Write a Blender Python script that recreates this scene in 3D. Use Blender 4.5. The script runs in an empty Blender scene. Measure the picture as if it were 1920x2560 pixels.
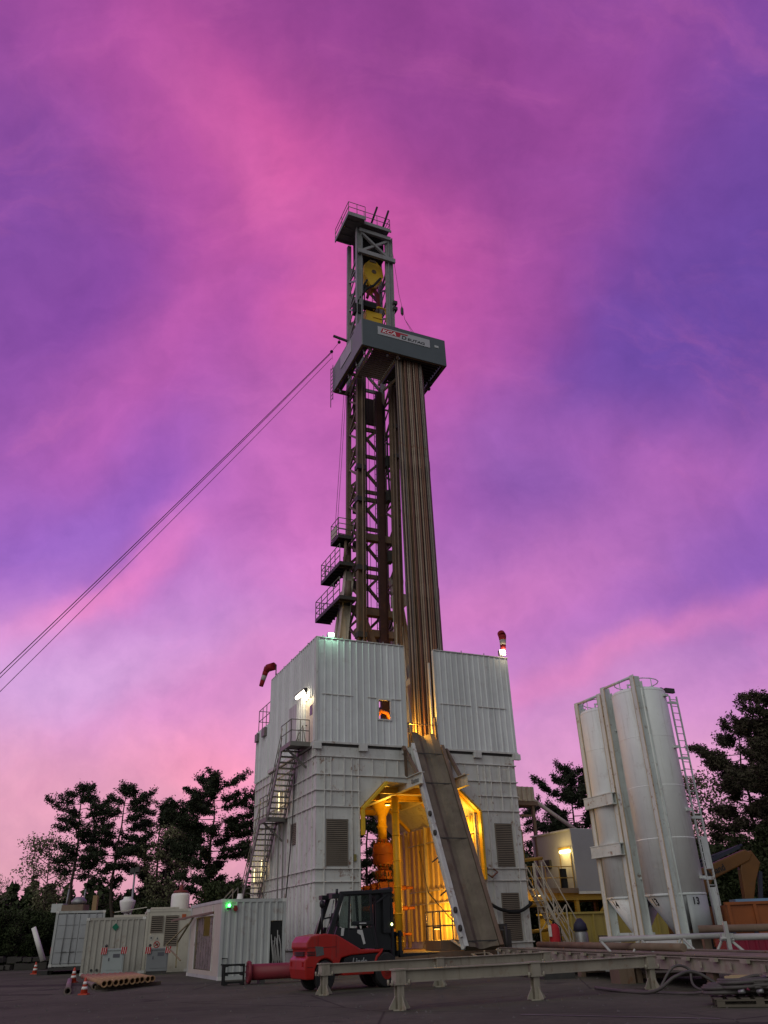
import bpy, math, random
import numpy as np
from mathutils import Vector, Matrix
R = math.radians
S = bpy.context.scene
COL = S.collection

# ---------------------------------------------------------------- camera
cam = bpy.data.cameras.new('camera'); cam_o = bpy.data.objects.new('camera', cam); COL.objects.link(cam_o)
cam.sensor_fit = 'VERTICAL'; cam.sensor_height = 36.0; cam.lens = 36.0 * 1947.4 / 2560.0
cam.clip_start = 0.1; cam.clip_end = 3000.0
PITCH, ROLL = R(28.365), R(-1.93)
cam_o.matrix_world = Matrix.Translation((0, 0, 1.4)) @ Matrix.Rotation(math.pi / 2 + PITCH, 4, 'X') @ Matrix.Rotation(ROLL, 4, 'Z')
S.camera = cam_o
S.view_settings.view_transform = 'Standard'; S.view_settings.look = 'None'
S.view_settings.exposure = 0.0; S.view_settings.gamma = 1.0; S.view_settings.use_curve_mapping = False
S.cycles.max_bounces = 6; S.cycles.diffuse_bounces = 3; S.cycles.glossy_bounces = 3
S.cycles.transparent_max_bounces = 6; S.cycles.transmission_bounces = 4
S.cycles.use_denoising = True; S.cycles.sample_clamp_indirect = 4.0


def lin(c):
    return tuple(((x / 255.0) / 12.92 if x / 255.0 <= 0.04045 else ((x / 255.0 + 0.055) / 1.055) ** 2.4) for x in c)


# ---------------------------------------------------------------- sky
W = bpy.data.worlds.new('World'); S.world = W; W.use_nodes = True
wt = W.node_tree; wt.nodes.clear()


class NT:
    def __init__(self, t): self.t = t
    def n(self, typ, **kw):
        nd = self.t.nodes.new(typ)
        for k, v in kw.items(): setattr(nd, k, v)
        return nd
    def put(self, sock, v):
        if hasattr(v, 'is_output') or isinstance(v, bpy.types.NodeSocket): self.t.links.new(v, sock)
        else: sock.default_value = v
    def m(self, op, a, b=0.0, c=0.0, clamp=False):
        nd = self.n('ShaderNodeMath', operation=op, use_clamp=clamp)
        for i, v in enumerate((a, b, c)): self.put(nd.inputs[i], v)
        return nd.outputs[0]
    def vm(self, op, a, b=None, scale=None):
        nd = self.n('ShaderNodeVectorMath', operation=op)
        self.put(nd.inputs[0], a)
        if b is not None: self.put(nd.inputs[1], b)
        if scale is not None: self.put(nd.inputs['Scale'], scale)
        return nd.outputs['Value'] if op in ('DOT_PRODUCT', 'LENGTH') else nd.outputs['Vector']
    def mix(self, f, a, b, mode='MIX'):
        nd = self.n('ShaderNodeMix', data_type='RGBA', blend_type=mode)
        self.put(nd.inputs[0], f)
        for s, v in ((nd.inputs[6], a), (nd.inputs[7], b)):
            self.put(s, v if isinstance(v, bpy.types.NodeSocket) else (*v[:3], 1.0))
        return nd.outputs[2]
    def ramp(self, f, stops, interp='LINEAR'):
        nd = self.n('ShaderNodeValToRGB'); nd.color_ramp.interpolation = interp
        cr = nd.color_ramp
        while len(cr.elements) < len(stops): cr.elements.new(0.5)
        for e, (p, c) in zip(cr.elements, stops):
            e.position = p; e.color = (*c, 1.0) if len(c) == 3 else c
        self.put(nd.inputs[0], f); return nd.outputs[0]
    def mr(self, v, a, b, c=0.0, d=1.0, smooth=False):
        nd = self.n('ShaderNodeMapRange', interpolation_type='SMOOTHSTEP' if smooth else 'LINEAR')
        for i, x in enumerate((v, a, b, c, d)): self.put(nd.inputs[i], x)
        return nd.outputs[0]
    def noise(self, vec, scale, detail=4.0, rough=0.55, dist=0.0):
        nd = self.n('ShaderNodeTexNoise'); self.put(nd.inputs['Vector'], vec)
        nd.inputs['Scale'].default_value = scale; nd.inputs['Detail'].default_value = detail
        nd.inputs['Roughness'].default_value = rough; nd.inputs['Distortion'].default_value = dist
        return nd.outputs[0]


def dirv(az, el):
    a, e = R(az), R(el)
    return Vector((math.sin(a) * math.cos(e), math.cos(a) * math.cos(e), math.sin(e)))


N = NT(wt)
gen = N.n('ShaderNodeTexCoord').outputs['Generated']
nrm = N.vm('NORMALIZE', gen)
nz = N.n('ShaderNodeTexNoise'); N.put(nz.inputs['Vector'], nrm)
nz.inputs['Scale'].default_value = 4.0; nz.inputs['Detail'].default_value = 6.0; nz.inputs['Roughness'].default_value = 0.55
warp = N.vm('SCALE', N.vm('SUBTRACT', nz.outputs['Color'], (0.5, 0.5, 0.5)), scale=0.10)
nz2 = N.n('ShaderNodeTexNoise'); N.put(nz2.inputs['Vector'], nrm)
nz2.inputs['Scale'].default_value = 14.0; nz2.inputs['Detail'].default_value = 5.0
warp2 = N.vm('SCALE', N.vm('SUBTRACT', nz2.outputs['Color'], (0.5, 0.5, 0.5)), scale=0.03)
d = N.vm('ADD', nrm, N.vm('ADD', warp, warp2))
sx = N.n('ShaderNodeSeparateXYZ'); N.put(sx.inputs[0], nrm)
dx, dy, dz = sx.outputs
sd = N.n('ShaderNodeSeparateXYZ'); N.put(sd.inputs[0], d)
wz = sd.outputs[2]
col = N.ramp(wz, [(0.0, lin((196, 150, 158))), (0.06, lin((216, 158, 178))), (0.14, lin((226, 162, 202))),
                  (0.25, lin((214, 146, 210))), (0.36, lin((196, 124, 202))), (0.5, lin((174, 98, 180))),
                  (0.66, lin((158, 76, 156))), (0.8, lin((146, 68, 144))), (0.9, lin((136, 66, 142)))], 'EASE')
# bluer towards the right, and towards the far left at mid height
rt = N.m('MULTIPLY', N.mr(N.m('DIVIDE', sd.outputs[0], N.m('MAXIMUM', dy, 0.2)), 0.05, 0.75, 0, 1, True), N.mr(wz, 0.12, 0.5, 0.15, 1.0, True))
col = N.mix(N.m('MULTIPLY', rt, 0.62), col, lin((104, 72, 164)))
lt = N.m('MULTIPLY', N.mr(N.m('DIVIDE', sd.outputs[0], N.m('MAXIMUM', dy, 0.2)), -0.32, -0.75, 0, 1, True), N.mr(wz, 0.3, 0.6, 0.0, 1.0, True))
col = N.mix(N.m('MULTIPLY', lt, 0.5), col, lin((112, 76, 164)))
BLOBS = [  # az, el, tilt of the long axis, sigma long, sigma short, colour, amount
    (-10, 50.5, -32, 11, 5.0, (214, 92, 166), .85), (-15.5, 53.3, -35, 4.6, 2.0, (242, 106, 172), .9), (-13, 51.5, -45, 7, 1.1, (246, 116, 176), .7), (-7, 47, -52, 6, 1.2, (242, 118, 180), .65), (-20, 57, -40, 7, 1.3, (204, 92, 164), .6),
    (-6, 44.5, -50, 6, 3.2, (224, 104, 172), .6), (-19, 38.5, 58, 8, 2.4, (204, 98, 178), .75), (-26, 41, 58, 7, 2.2, (130, 72, 166), .6), (-13.5, 42, 60, 6, 1.6, (158, 78, 166), .5),
    (-9, 33, 75, 7, 4.5, (208, 112, 190), .6), (3, 46, -25, 9, 4, (198, 86, 162), .55),
    (11, 41.5, 36, 11, 2.6, (194, 90, 170), .8), (23, 48.5, 42, 8, 2.8, (170, 80, 160), .7), (24, 50, 45, 9, 5, (164, 78, 158), .55),
    (30, 38.5, 38, 12, 6.0, (94, 68, 160), .85), (20, 35.5, 40, 9, 3.8, (108, 74, 166), .8), (34, 46, 50, 8, 5, (104, 70, 158), .6),
    (12, 32, -20, 6, 2.6, (150, 100, 184), .45), (25, 28.5, -30, 11, 2.2, (176, 98, 182), .6),
    (30, 22, 15, 11, 3.2, (126, 84, 180), .7), (15, 24, 25, 9, 3, (196, 116, 190), .5),
    (-18.3, 29.0, 65, 5.5, 2.6, (140, 84, 182), .7), (-27, 24.5, 20, 8, 3.2, (146, 100, 200), .8),
    (-22.5, 21.2, 38, 5.0, 0.9, (248, 138, 202), .95), (-18, 24.5, 55, 4, 1.3, (226, 126, 202), .7),
    (-14, 20.5, 20, 7, 2.0, (172, 116, 198), .6), (-5, 24.5, 80, 5, 3.4, (220, 122, 196), .6),
    (-12.5, 11.2, -5, 6.5, 3.4, (255, 152, 182), .95), (-24, 15, 15, 9, 3.4, (212, 166, 224), .95), (-23, 7, 0, 10, 3.6, (228, 164, 186), .75), (-6, 15, 0, 7, 3, (226, 150, 206), .6),
    (-12, 16, 20, 6, 1.2, (216, 136, 202), .5), (15, 16.6, 14, 10, 0.8, (226, 130, 190), .75),
    (21, 15.3, 8, 9, 1.4, (174, 122, 192), .55), (13, 12.5, 20, 6, 2.4, (218, 150, 200), .6),
    (6, 20.5, 10, 6, 1.8, (222, 130, 192), .5), (-31, 45, 70, 8, 4, (116, 74, 164), .5),
    (2, 60, -20, 12, 4, (158, 70, 148), .5), (-24, 55, -50, 9, 2.4, (158, 76, 160), .5),
    (6, 56, -30, 8, 3, (138, 66, 144), .5), (-25, 34, 60, 6, 2.2, (164, 90, 178), .5)]
for az, el, ang, sa, sb, c, amt in BLOBS:
    cd = dirv(az, el); rgt = Vector((math.cos(R(az)), -math.sin(R(az)), 0)); up = rgt.cross(cd)
    if up.z < 0: up = -up
    t1 = rgt * math.cos(R(ang)) + up * math.sin(R(ang)); t2 = -rgt * math.sin(R(ang)) + up * math.cos(R(ang))
    df = N.vm('SUBTRACT', d, tuple(cd))
    a = N.vm('DOT_PRODUCT', df, tuple(t1 / math.sin(R(sa)))); b = N.vm('DOT_PRODUCT', df, tuple(t2 / math.sin(R(sb))))
    e = N.m('EXPONENT', N.m('MULTIPLY', N.m('ADD', N.m('MULTIPLY', a, a), N.m('MULTIPLY', b, b)), -0.5))
    col = N.mix(N.m('MULTIPLY', N.m('MULTIPLY', e, N.m('GREATER_THAN', dy, -0.05)), amt), col, lin(c))
# fine cloud texture: streaks of thin cirrus lit from below
mp = N.n('ShaderNodeMapping'); N.put(mp.inputs['Vector'], d)
mp.inputs['Rotation'].default_value = (0.3, R(35), R(-20)); mp.inputs['Scale'].default_value = (1.2, 5.0, 2.2)
st = N.noise(mp.outputs[0], 2.4, 8.0, 0.62, 0.6)
col = N.mix(N.mr(st, 0.50, 0.78, 0.0, 0.15, True), col, lin((232, 122, 184)))
col = N.mix(N.mr(st, 0.46, 0.24, 0.0, 0.16, True), col, lin((112, 66, 148)))
fine = N.noise(d, 16.0, 7.0, 0.6)
col = N.mix(1.0, col, N.ramp(fine, [(0.3, (0.90, 0.90, 0.92)), (0.7, (1.10, 1.08, 1.06))]), 'MULTIPLY')
fine2 = N.noise(mp.outputs[0], 5.5, 9.0, 0.66, 0.3)
col = N.mix(1.0, col, N.ramp(fine2, [(0.34, (0.965, 0.95, 0.975)), (0.68, (1.045, 1.04, 1.025))]), 'MULTIPLY')
# behind the camera the twilight sky is pale and nearly colourless
rear = N.ramp(dz, [(0.0, (0.24, 0.262, 0.285)), (0.5, (0.205, 0.228, 0.25)), (1.0, (0.15, 0.175, 0.185))])
col = N.mix(N.mr(dy, 0.12, -0.25, 0.0, 1.0, True), col, rear)
sky = N.n('ShaderNodeTexSky', sky_type='NISHITA', sun_disc=False, sun_elevation=R(2.0), sun_rotation=R(200.0))
bg1 = N.n('ShaderNodeBackground'); N.put(bg1.inputs[0], col); bg1.inputs[1].default_value = 1.0
bg2 = N.n('ShaderNodeBackground'); N.put(bg2.inputs[0], sky.outputs[0]); bg2.inputs[1].default_value = 0.006
ad = N.n('ShaderNodeAddShader'); wt.links.new(bg1.outputs[0], ad.inputs[0]); wt.links.new(bg2.outputs[0], ad.inputs[1])
wt.links.new(ad.outputs[0], N.n('ShaderNodeOutputWorld').inputs[0])

sun = bpy.data.lights.new('sun', 'SUN'); sun.energy = 0.9; sun.angle = R(60); sun.color = (1.0, 0.985, 0.94)
sun_o = bpy.data.objects.new('sun', sun); COL.objects.link(sun_o)
sun_o.rotation_euler = (R(56), 0, R(-28))

# ---------------------------------------------------------------- frames, mesh builder, things


class Frame:
    def __init__(self, o, yaw): self.o = Vector(o); self.yaw = yaw; self.m = Matrix.Rotation(yaw, 3, 'Z')
    def w(self, p): return self.o + self.m @ Vector(p)


WORLD = Frame((0, 0, 0), 0.0)
RIG = Frame((-3.77, 39.82, 0), R(24.3))


class Thing:
    def __init__(self, o, base, fr): self.o = o; self.base = Vector(base); self.fr = fr


def tag(o, label=None, cat=None, group=None, kind=None):
    if label: o['label'] = label
    if cat: o['category'] = cat
    if group: o['group'] = group
    if kind: o['kind'] = kind
    return o


def thing(name, label, cat, base=(0, 0, 0), fr=WORLD, group=None):
    o = bpy.data.objects.new(name, None); COL.objects.link(o); o.empty_display_size = 0.3
    o.location = fr.w(base); o.rotation_euler = (0, 0, fr.yaw)
    tag(o, label, cat, group)
    return Thing(o, base, fr)


def dup(t, base, dyaw=0.0, label=None, fr=None):
    fr = fr or t.fr
    def cp(o, parent):
        c = o.copy(); COL.objects.link(c)
        if parent: c.parent = parent
        for ch in o.children: cp(ch, c)
        return c
    c = cp(t.o, None); c.location = fr.w(base); c.rotation_euler = (0, 0, fr.yaw + dyaw)
    if label: c['label'] = label
    return Thing(c, base, fr)


class MB:
    def __init__(self): self.v = []; self.f = []; self.s = []
    def add(self, vs, fs, smooth=False):
        k = len(self.v); self.v += [tuple(x) for x in vs]
        for i, f in enumerate(fs):
            self.f.append(tuple(k + j for j in f)); self.s.append(smooth if isinstance(smooth, bool) else smooth[i])
        return self
    def box(self, a, b):
        x0, y0, z0 = (min(p, q) for p, q in zip(a, b)); x1, y1, z1 = (max(p, q) for p, q in zip(a, b))
        return self.add([(x0, y0, z0), (x1, y0, z0), (x1, y1, z0), (x0, y1, z0), (x0, y0, z1), (x1, y0, z1), (x1, y1, z1), (x0, y1, z1)],
                        [(0, 3, 2, 1), (4, 5, 6, 7), (0, 1, 5, 4), (1, 2, 6, 5), (2, 3, 7, 6), (3, 0, 4, 7)])
    def axes(self, p, q, up=(0, 0, 1)):
        p, q = Vector(p), Vector(q); d = (q - p).normalized(); up = Vector(up)
        if abs(d.dot(up)) > 0.98: up = Vector((0, 1, 0)) if abs(d.y) < 0.9 else Vector((1, 0, 0))
        s = d.cross(up).normalized(); u = s.cross(d).normalized()
        return p, q, s, u
    def bar(self, p, q, w, h=None, up=(0, 0, 1), off=(0, 0)):
        h = h or w; p, q, s, u = self.axes(p, q, up); o = s * off[0] + u * off[1]
        vs = [e + o + s * a * w / 2 + u * b * h / 2 for e in (p, q) for a, b in ((-1, -1), (1, -1), (1, 1), (-1, 1))]
        return self.add(vs, [(0, 3, 2, 1), (4, 5, 6, 7), (0, 1, 5, 4), (1, 2, 6, 5), (2, 3, 7, 6), (3, 0, 4, 7)])
    def ibeam(self, p, q, w, h, t=0.02, up=(0, 0, 1)):
        self.bar(p, q, w, t, up, (0, h / 2 - t / 2)); self.bar(p, q, w, t, up, (0, -h / 2 + t / 2))
        return self.bar(p, q, t, h - 2 * t, up)
    def tube(self, p, q, r, n=8, r2=None, cap=True):
        r2 = r if r2 is None else r2; p, q, s, u = self.axes(p, q)
        vs = []
        for e, rr in ((p, r), (q, r2)):
            vs += [e + (s * math.cos(2 * math.pi * i / n) + u * math.sin(2 * math.pi * i / n)) * rr for i in range(n)]
        fs = [(i, (i + 1) % n, n + (i + 1) % n, n + i) for i in range(n)]; sm = [n > 5] * n
        if cap: fs += [tuple(range(n))[::-1], tuple(range(n, 2 * n))]; sm += [False, False]
        return self.add(vs, fs, sm)
    def pipe(self, p, q, r, wall=0.2, n=12):      # open-ended pipe with a bore
        p, q, s, u = self.axes(p, q); ri = r * (1 - wall); vs = []
        for e, rr in ((p, r), (q, r), (q, ri), (p, ri)):
            vs += [e + (s * math.cos(2 * math.pi * i / n) + u * math.sin(2 * math.pi * i / n)) * rr for i in range(n)]
        fs = []; sm = []
        for k in range(4):
            for i in range(n):
                fs.append((k * n + i, k * n + (i + 1) % n, ((k + 1) % 4) * n + (i + 1) % n, ((k + 1) % 4) * n + i)); sm.append(k in (0, 2))
        return self.add(vs, fs, sm)
    def path(self, pts, r, n=6, r2=None, smooth=0):
        pts = [Vector(p) for p in pts]
        if smooth:      # Catmull-Rom through the points, so hoses bend without kinks
            q = [pts[0]] + pts + [pts[-1]]; out = []
            for i in range(1, len(q) - 2):
                for k in range(smooth):
                    t = k / smooth; a, b_, c, e = q[i - 1], q[i], q[i + 1], q[i + 2]
                    out.append(.5 * ((2 * b_) + (c - a) * t + (2 * a - 5 * b_ + 4 * c - e) * t * t + (3 * b_ - a - 3 * c + e) * t ** 3))
            pts = out + [pts[-1]]
        m = len(pts); vs = []
        for k, p in enumerate(pts):
            dd = (pts[min(k + 1, m - 1)] - pts[max(k - 1, 0)]).normalized()
            up = Vector((0, 0, 1)) if abs(dd.z) < 0.95 else Vector((0, 1, 0))
            s = dd.cross(up).normalized(); u = s.cross(dd)
            rr = r if r2 is None else r + (r2 - r) * k / (m - 1)
            vs += [p + (s * math.cos(2 * math.pi * i / n) + u * math.sin(2 * math.pi * i / n)) * rr for i in range(n)]
        fs = [(k * n + i, k * n + (i + 1) % n, (k + 1) * n + (i + 1) % n, (k + 1) * n + i) for k in range(m - 1) for i in range(n)]
        sm = [True] * len(fs)
        fs += [tuple(range(n))[::-1], tuple(range((m - 1) * n, m * n))]; sm += [False, False]
        return self.add(vs, fs, sm)
    def lathe(self, prof, c=(0, 0, 0), n=24, a0=0.0, axis='z'):
        vs = []; c = Vector(c)
        for r, z in prof:
            for i in range(n):
                a = a0 + 2 * math.pi * i / n
                p = (r * math.cos(a), r * math.sin(a), z)
                if axis == 'x': p = (p[2], p[0], p[1])
                if axis == 'y': p = (p[1], p[2], p[0])
                vs.append(c + Vector(p))
        m = len(prof)
        fs = [(k * n + i, k * n + (i + 1) % n, (k + 1) * n + (i + 1) % n, (k + 1) * n + i) for k in range(m - 1) for i in range(n)]
        sm = []
        for k in range(m - 1):
            flat = abs(prof[k + 1][1] - prof[k][1]) < 1e-4
            sm += [not flat] * n
        fs += [tuple(range(n))[::-1], tuple(range((m - 1) * n, m * n))]; sm += [False, False]
        return self.add(vs, fs, sm)
    def prism(self, poly, axis, a, b):
        n = len(poly)
        def P(x, y, t): return {'x': (t, x, y), 'y': (x, t, y), 'z': (x, y, t)}[axis]
        vs = [P(x, y, a) for x, y in poly] + [P(x, y, b) for x, y in poly]
        return self.add(vs, [tuple(range(n))[::-1], tuple(range(n, 2 * n))] + [(i, (i + 1) % n, n + (i + 1) % n, n + i) for i in range(n)])
    def corr(self, plane, a0, a1, z0, z1, at, out, period=0.33, rib=0.34, depth=0.035, thick=0.07, phase=0.0):
        """corrugated sheet: plane 'x' runs along X at y=at, plane 'y' runs along Y at x=at; ribs stick out by depth*out"""
        pts = [(a0, 0.0)]; k = math.floor((a0 - phase) / period)
        while phase + k * period < a1:
            s = phase + k * period; e = period * rib
            for x, hh in ((s, 0), (s + e * 0.25, 1), (s + e * 0.75, 1), (s + e, 0)):
                if a0 < x < a1: pts.append((x, hh * depth * out))
            k += 1
        pts.append((a1, 0.0))
        poly = pts + [(a1, -thick * out), (a0, -thick * out)]
        m = len(pts); n = len(poly); vs = []
        for z in (z0, z1):
            for x, o in poly: vs.append((x, at + o, z) if plane == 'x' else (at + o, x, z))
        fs = [(i, (i + 1) % n, n + (i + 1) % n, n + i) for i in range(n)]
        # caps as quads/tris fan-free strips
        for base in (0, n):
            fs.append(tuple(base + j for j in range(n)))
        return self.add(vs, fs)
    def sphere(self, c, r, n=12, m=8, sz=1.0):
        return self.lathe([(max(1e-3, r * math.sin(math.pi * k / m)), -r * sz * math.cos(math.pi * k / m)) for k in range(m + 1)], c, n)
    def text(self, body, size, o, u, v, depth=0.01, shear=0.0, align='LEFT', sx=1.0):
        cu = bpy.data.curves.new('t', 'FONT'); cu.body = body; cu.size = size; cu.extrude = depth; cu.shear = shear; cu.align_x = align
        cu.offset = size * 0.02
        ob = bpy.data.objects.new('t', cu); COL.objects.link(ob); bpy.context.view_layer.update()
        me = bpy.data.meshes.new_from_object(ob.evaluated_get(bpy.context.evaluated_depsgraph_get()))
        o, u, v = Vector(o), Vector(u).normalized(), Vector(v).normalized(); nn = u.cross(v)
        self.add([o + u * (p.co.x * sx) + v * p.co.y + nn * p.co.z for p in me.vertices], [tuple(q.vertices) for q in me.polygons])
        bpy.data.objects.remove(ob); bpy.data.curves.remove(cu); bpy.data.meshes.remove(me)
        return self
    def mesh(self, name, mat, base):
        me = bpy.data.meshes.new(name); bx, by, bz = base
        me.from_pydata([(x - bx, y - by, z - bz) for x, y, z in self.v], [], self.f)
        me.polygons.foreach_set('use_smooth', self.s); me.materials.append(mat); me.update()
        return me
    def build(self, name, mat, t, parent=None, label=None):
        o = bpy.data.objects.new(name, self.mesh(name, mat, t.base)); COL.objects.link(o)
        o.parent = parent or t.o
        if label: o['label'] = label
        return o
    def parts(self, name, mat, t, parent=None):
        """every separate piece of this mesh as an object of its own"""
        par = list(range(len(self.v)))
        def find(i):
            while par[i] != i: par[i] = par[par[i]]; i = par[i]
            return i
        for f in self.f:
            for j in f[1:]: par[find(j)] = find(f[0])
        groups = {}
        for f, s in zip(self.f, self.s): groups.setdefault(find(f[0]), []).append((f, s))
        out = None
        for fs in groups.values():
            idx = {}; m = MB()
            for f, s in fs:
                for j in f:
                    if j not in idx: idx[j] = len(m.v); m.v.append(self.v[j])
                m.f.append(tuple(idx[j] for j in f)); m.s.append(s)
            out = m.build(name, mat, t, parent)
        return out
    def solo(self, name, mat, label, cat, base, fr=WORLD, group=None, kind=None):
        o = bpy.data.objects.new(name, self.mesh(name, mat, base)); COL.objects.link(o)
        o.location = fr.w(base); o.rotation_euler = (0, 0, fr.yaw)
        return tag(o, label, cat, group, kind)


# ---------------------------------------------------------------- materials
MATS = {}


def paint(name, c, rough=0.55, metal=0.0, var=0.16, dirt=None, dirt_amt=0.0, rust=0.0, scale=1.2, streak=0.0, bump=0.0, spec=0.4, bands=0.0, dent=0.0):
    """painted / weathered surface: uneven tone, grime, rust spots and run marks"""
    m = bpy.data.materials.new(name); m.use_nodes = True; t = NT(m.node_tree)
    bs = m.node_tree.nodes['Principled BSDF']
    co = t.n('ShaderNodeTexCoord').outputs['Object']
    n1 = t.noise(co, scale, 6.0, 0.6)
    k = t.ramp(n1, [(0.3, (1 - var,) * 3), (0.7, (1 + var * 0.4,) * 3)])
    out = t.mix(1.0, c, k, 'MULTIPLY')
    if bands:
        mb = t.n('ShaderNodeMapping'); t.put(mb.inputs['Vector'], co); mb.inputs['Scale'].default_value = (0.9, 0.9, 0.02)
        vb = t.n('ShaderNodeTexVoronoi'); vb.inputs['Scale'].default_value = 1.3; t.put(vb.inputs['Vector'], mb.outputs[0])
        sb = t.n('ShaderNodeSeparateColor'); t.put(sb.inputs[0], vb.outputs['Color'])
        out = t.mix(1.0, out, t.ramp(sb.outputs[0], [(0.0, (1 - bands,) * 3), (1.0, (1 + bands * .5,) * 3)]), 'MULTIPLY')
    if streak:
        mp = t.n('ShaderNodeMapping'); t.put(mp.inputs['Vector'], co); mp.inputs['Scale'].default_value = (5.0, 5.0, 0.35)
        s1 = t.noise(mp.outputs[0], 1.3, 6.0, 0.65)
        out = t.mix(t.mr(s1, 0.52, 0.75, 0, streak, True), out, dirt or (0.10, 0.075, 0.05))
    if dirt_amt:
        n2 = t.noise(co, scale * 0.6, 8.0, 0.7)
        out = t.mix(t.mr(n2, 0.5, 0.72, 0, dirt_amt, True), out, dirt or (0.10, 0.075, 0.05))
    if rust:
        n3 = t.noise(co, scale * 2.3, 9.0, 0.72); n4 = t.noise(co, 0.35, 2.0, 0.5)
        f = t.m('MULTIPLY', t.mr(n3, 0.56, 0.66, 0, 1, True), t.mr(n4, 0.36, 0.6, 0.25, 1.0, True))
        out = t.mix(t.m('MULTIPLY', f, rust), out, (0.17, 0.062, 0.025))
    t.put(bs.inputs['Base Color'], out)
    r = t.mr(n1, 0.25, 0.75, max(0.05, rough - 0.12), min(1.0, rough + 0.12)); t.put(bs.inputs['Roughness'], r)
    bs.inputs['Metallic'].default_value = metal; bs.inputs['Specular IOR Level'].default_value = spec
    if dent:
        b = t.n('ShaderNodeBump'); b.inputs['Strength'].default_value = dent; b.inputs['Distance'].default_value = 0.08
        t.put(b.inputs['Height'], t.noise(co, 1.7, 3.0, 0.5)); t.put(bs.inputs['Normal'], b.outputs[0])
    if bump:
        b = t.n('ShaderNodeBump'); b.inputs['Strength'].default_value = bump; b.inputs['Distance'].default_value = 0.02
        t.put(b.inputs['Height'], t.noise(co, scale * 6, 6.0, 0.6)); t.put(bs.inputs['Normal'], b.outputs[0])
    MATS[name] = m
    return m


def emit(name, c, s):
    m = bpy.data.materials.new(name); m.use_nodes = True
    bs = m.node_tree.nodes['Principled BSDF']; bs.inputs['Base Color'].default_value = (0.8, 0.8, 0.8, 1)
    bs.inputs['Emission Color'].default_value = (*c, 1); bs.inputs['Emission Strength'].default_value = s
    return m


def lamp(name, p, power, c, r=0.15, fr=WORLD, spot=None, aim=None):
    l = bpy.data.lights.new(name, 'SPOT' if spot else 'POINT'); l.energy = power; l.color = c; l.shadow_soft_size = r
    o = bpy.data.objects.new(name, l); COL.objects.link(o); o.location = fr.w(p)
    if spot:
        l.spot_size = R(spot); l.spot_blend = 0.6
        o.rotation_euler = (fr.w(aim) - fr.w(p)).to_track_quat('-Z', 'Y').to_euler()
    return o


WHITE = paint('white_cladding', (0.60, 0.62, 0.62), 0.45, var=0.08, streak=0.3, dirt=(0.30, 0.26, 0.23), rust=0.18, scale=0.8, bands=0.14, dent=0.35)
WALL = paint('white_steel_wall', (0.56, 0.56, 0.54), 0.55, var=0.14, streak=0.55, dirt=(0.24, 0.17, 0.13), dirt_amt=0.18, rust=0.85, scale=0.9, bands=0.10, dent=0.4)
LEDGE = paint('stiffener_paint', (0.60, 0.59, 0.56), 0.6, var=0.16, rust=0.9, dirt=(0.26, 0.17, 0.12), dirt_amt=0.35, scale=1.6)
LOUVRE = paint('louvre_brown', (0.20, 0.165, 0.13), 0.6, var=0.2)
DARK = paint('dark_steel', (0.045, 0.042, 0.04), 0.55, var=0.3, rust=0.3, scale=2)
BLACK = paint('black_gap', (0.012, 0.012, 0.012), 0.9, var=0.2)
GALV = paint('galvanised_steel', (0.26, 0.26, 0.26), 0.45, 0.5, var=0.25, scale=3)
STAIR = paint('grey_stair_steel', (0.19, 0.18, 0.165), 0.55, 0.2, var=0.25, rust=0.3, scale=2)
CREAM = paint('cream_mast_steel', (0.50, 0.45, 0.36), 0.55, var=0.2, rust=0.5, streak=0.5, dirt=(0.16, 0.11, 0.075), dirt_amt=0.5, scale=0.8)
MUD = paint('mud_stained_steel', (0.175, 0.12, 0.082), 0.6, var=0.35, rust=0.6, streak=0.7, dirt=(0.06, 0.04, 0.03), dirt_amt=0.6, scale=0.7)
MASTGREY = paint('grey_mast_steel', (0.27, 0.265, 0.27), 0.5, var=0.2, rust=0.3, streak=0.5, dirt=(0.13, 0.10, 0.08), dirt_amt=0.4, scale=0.9)
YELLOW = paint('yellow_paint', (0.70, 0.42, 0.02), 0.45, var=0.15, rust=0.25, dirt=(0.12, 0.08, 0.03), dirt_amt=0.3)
ORANGE = paint('orange_paint', (0.62, 0.20, 0.03), 0.45, var=0.2, rust=0.2, dirt=(0.15, 0.07, 0.03), dirt_amt=0.3)

# ---------------------------------------------------------------- ground
def sheet(name, pts, z, mat, kind='structure'):
    mb = MB(); n = len(pts); mb.add([(x, y, z) for x, y in pts], [tuple(range(n))])
    return tag(mb.solo(name, mat, None, None, (0, 0, 0)), kind=kind)


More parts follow.
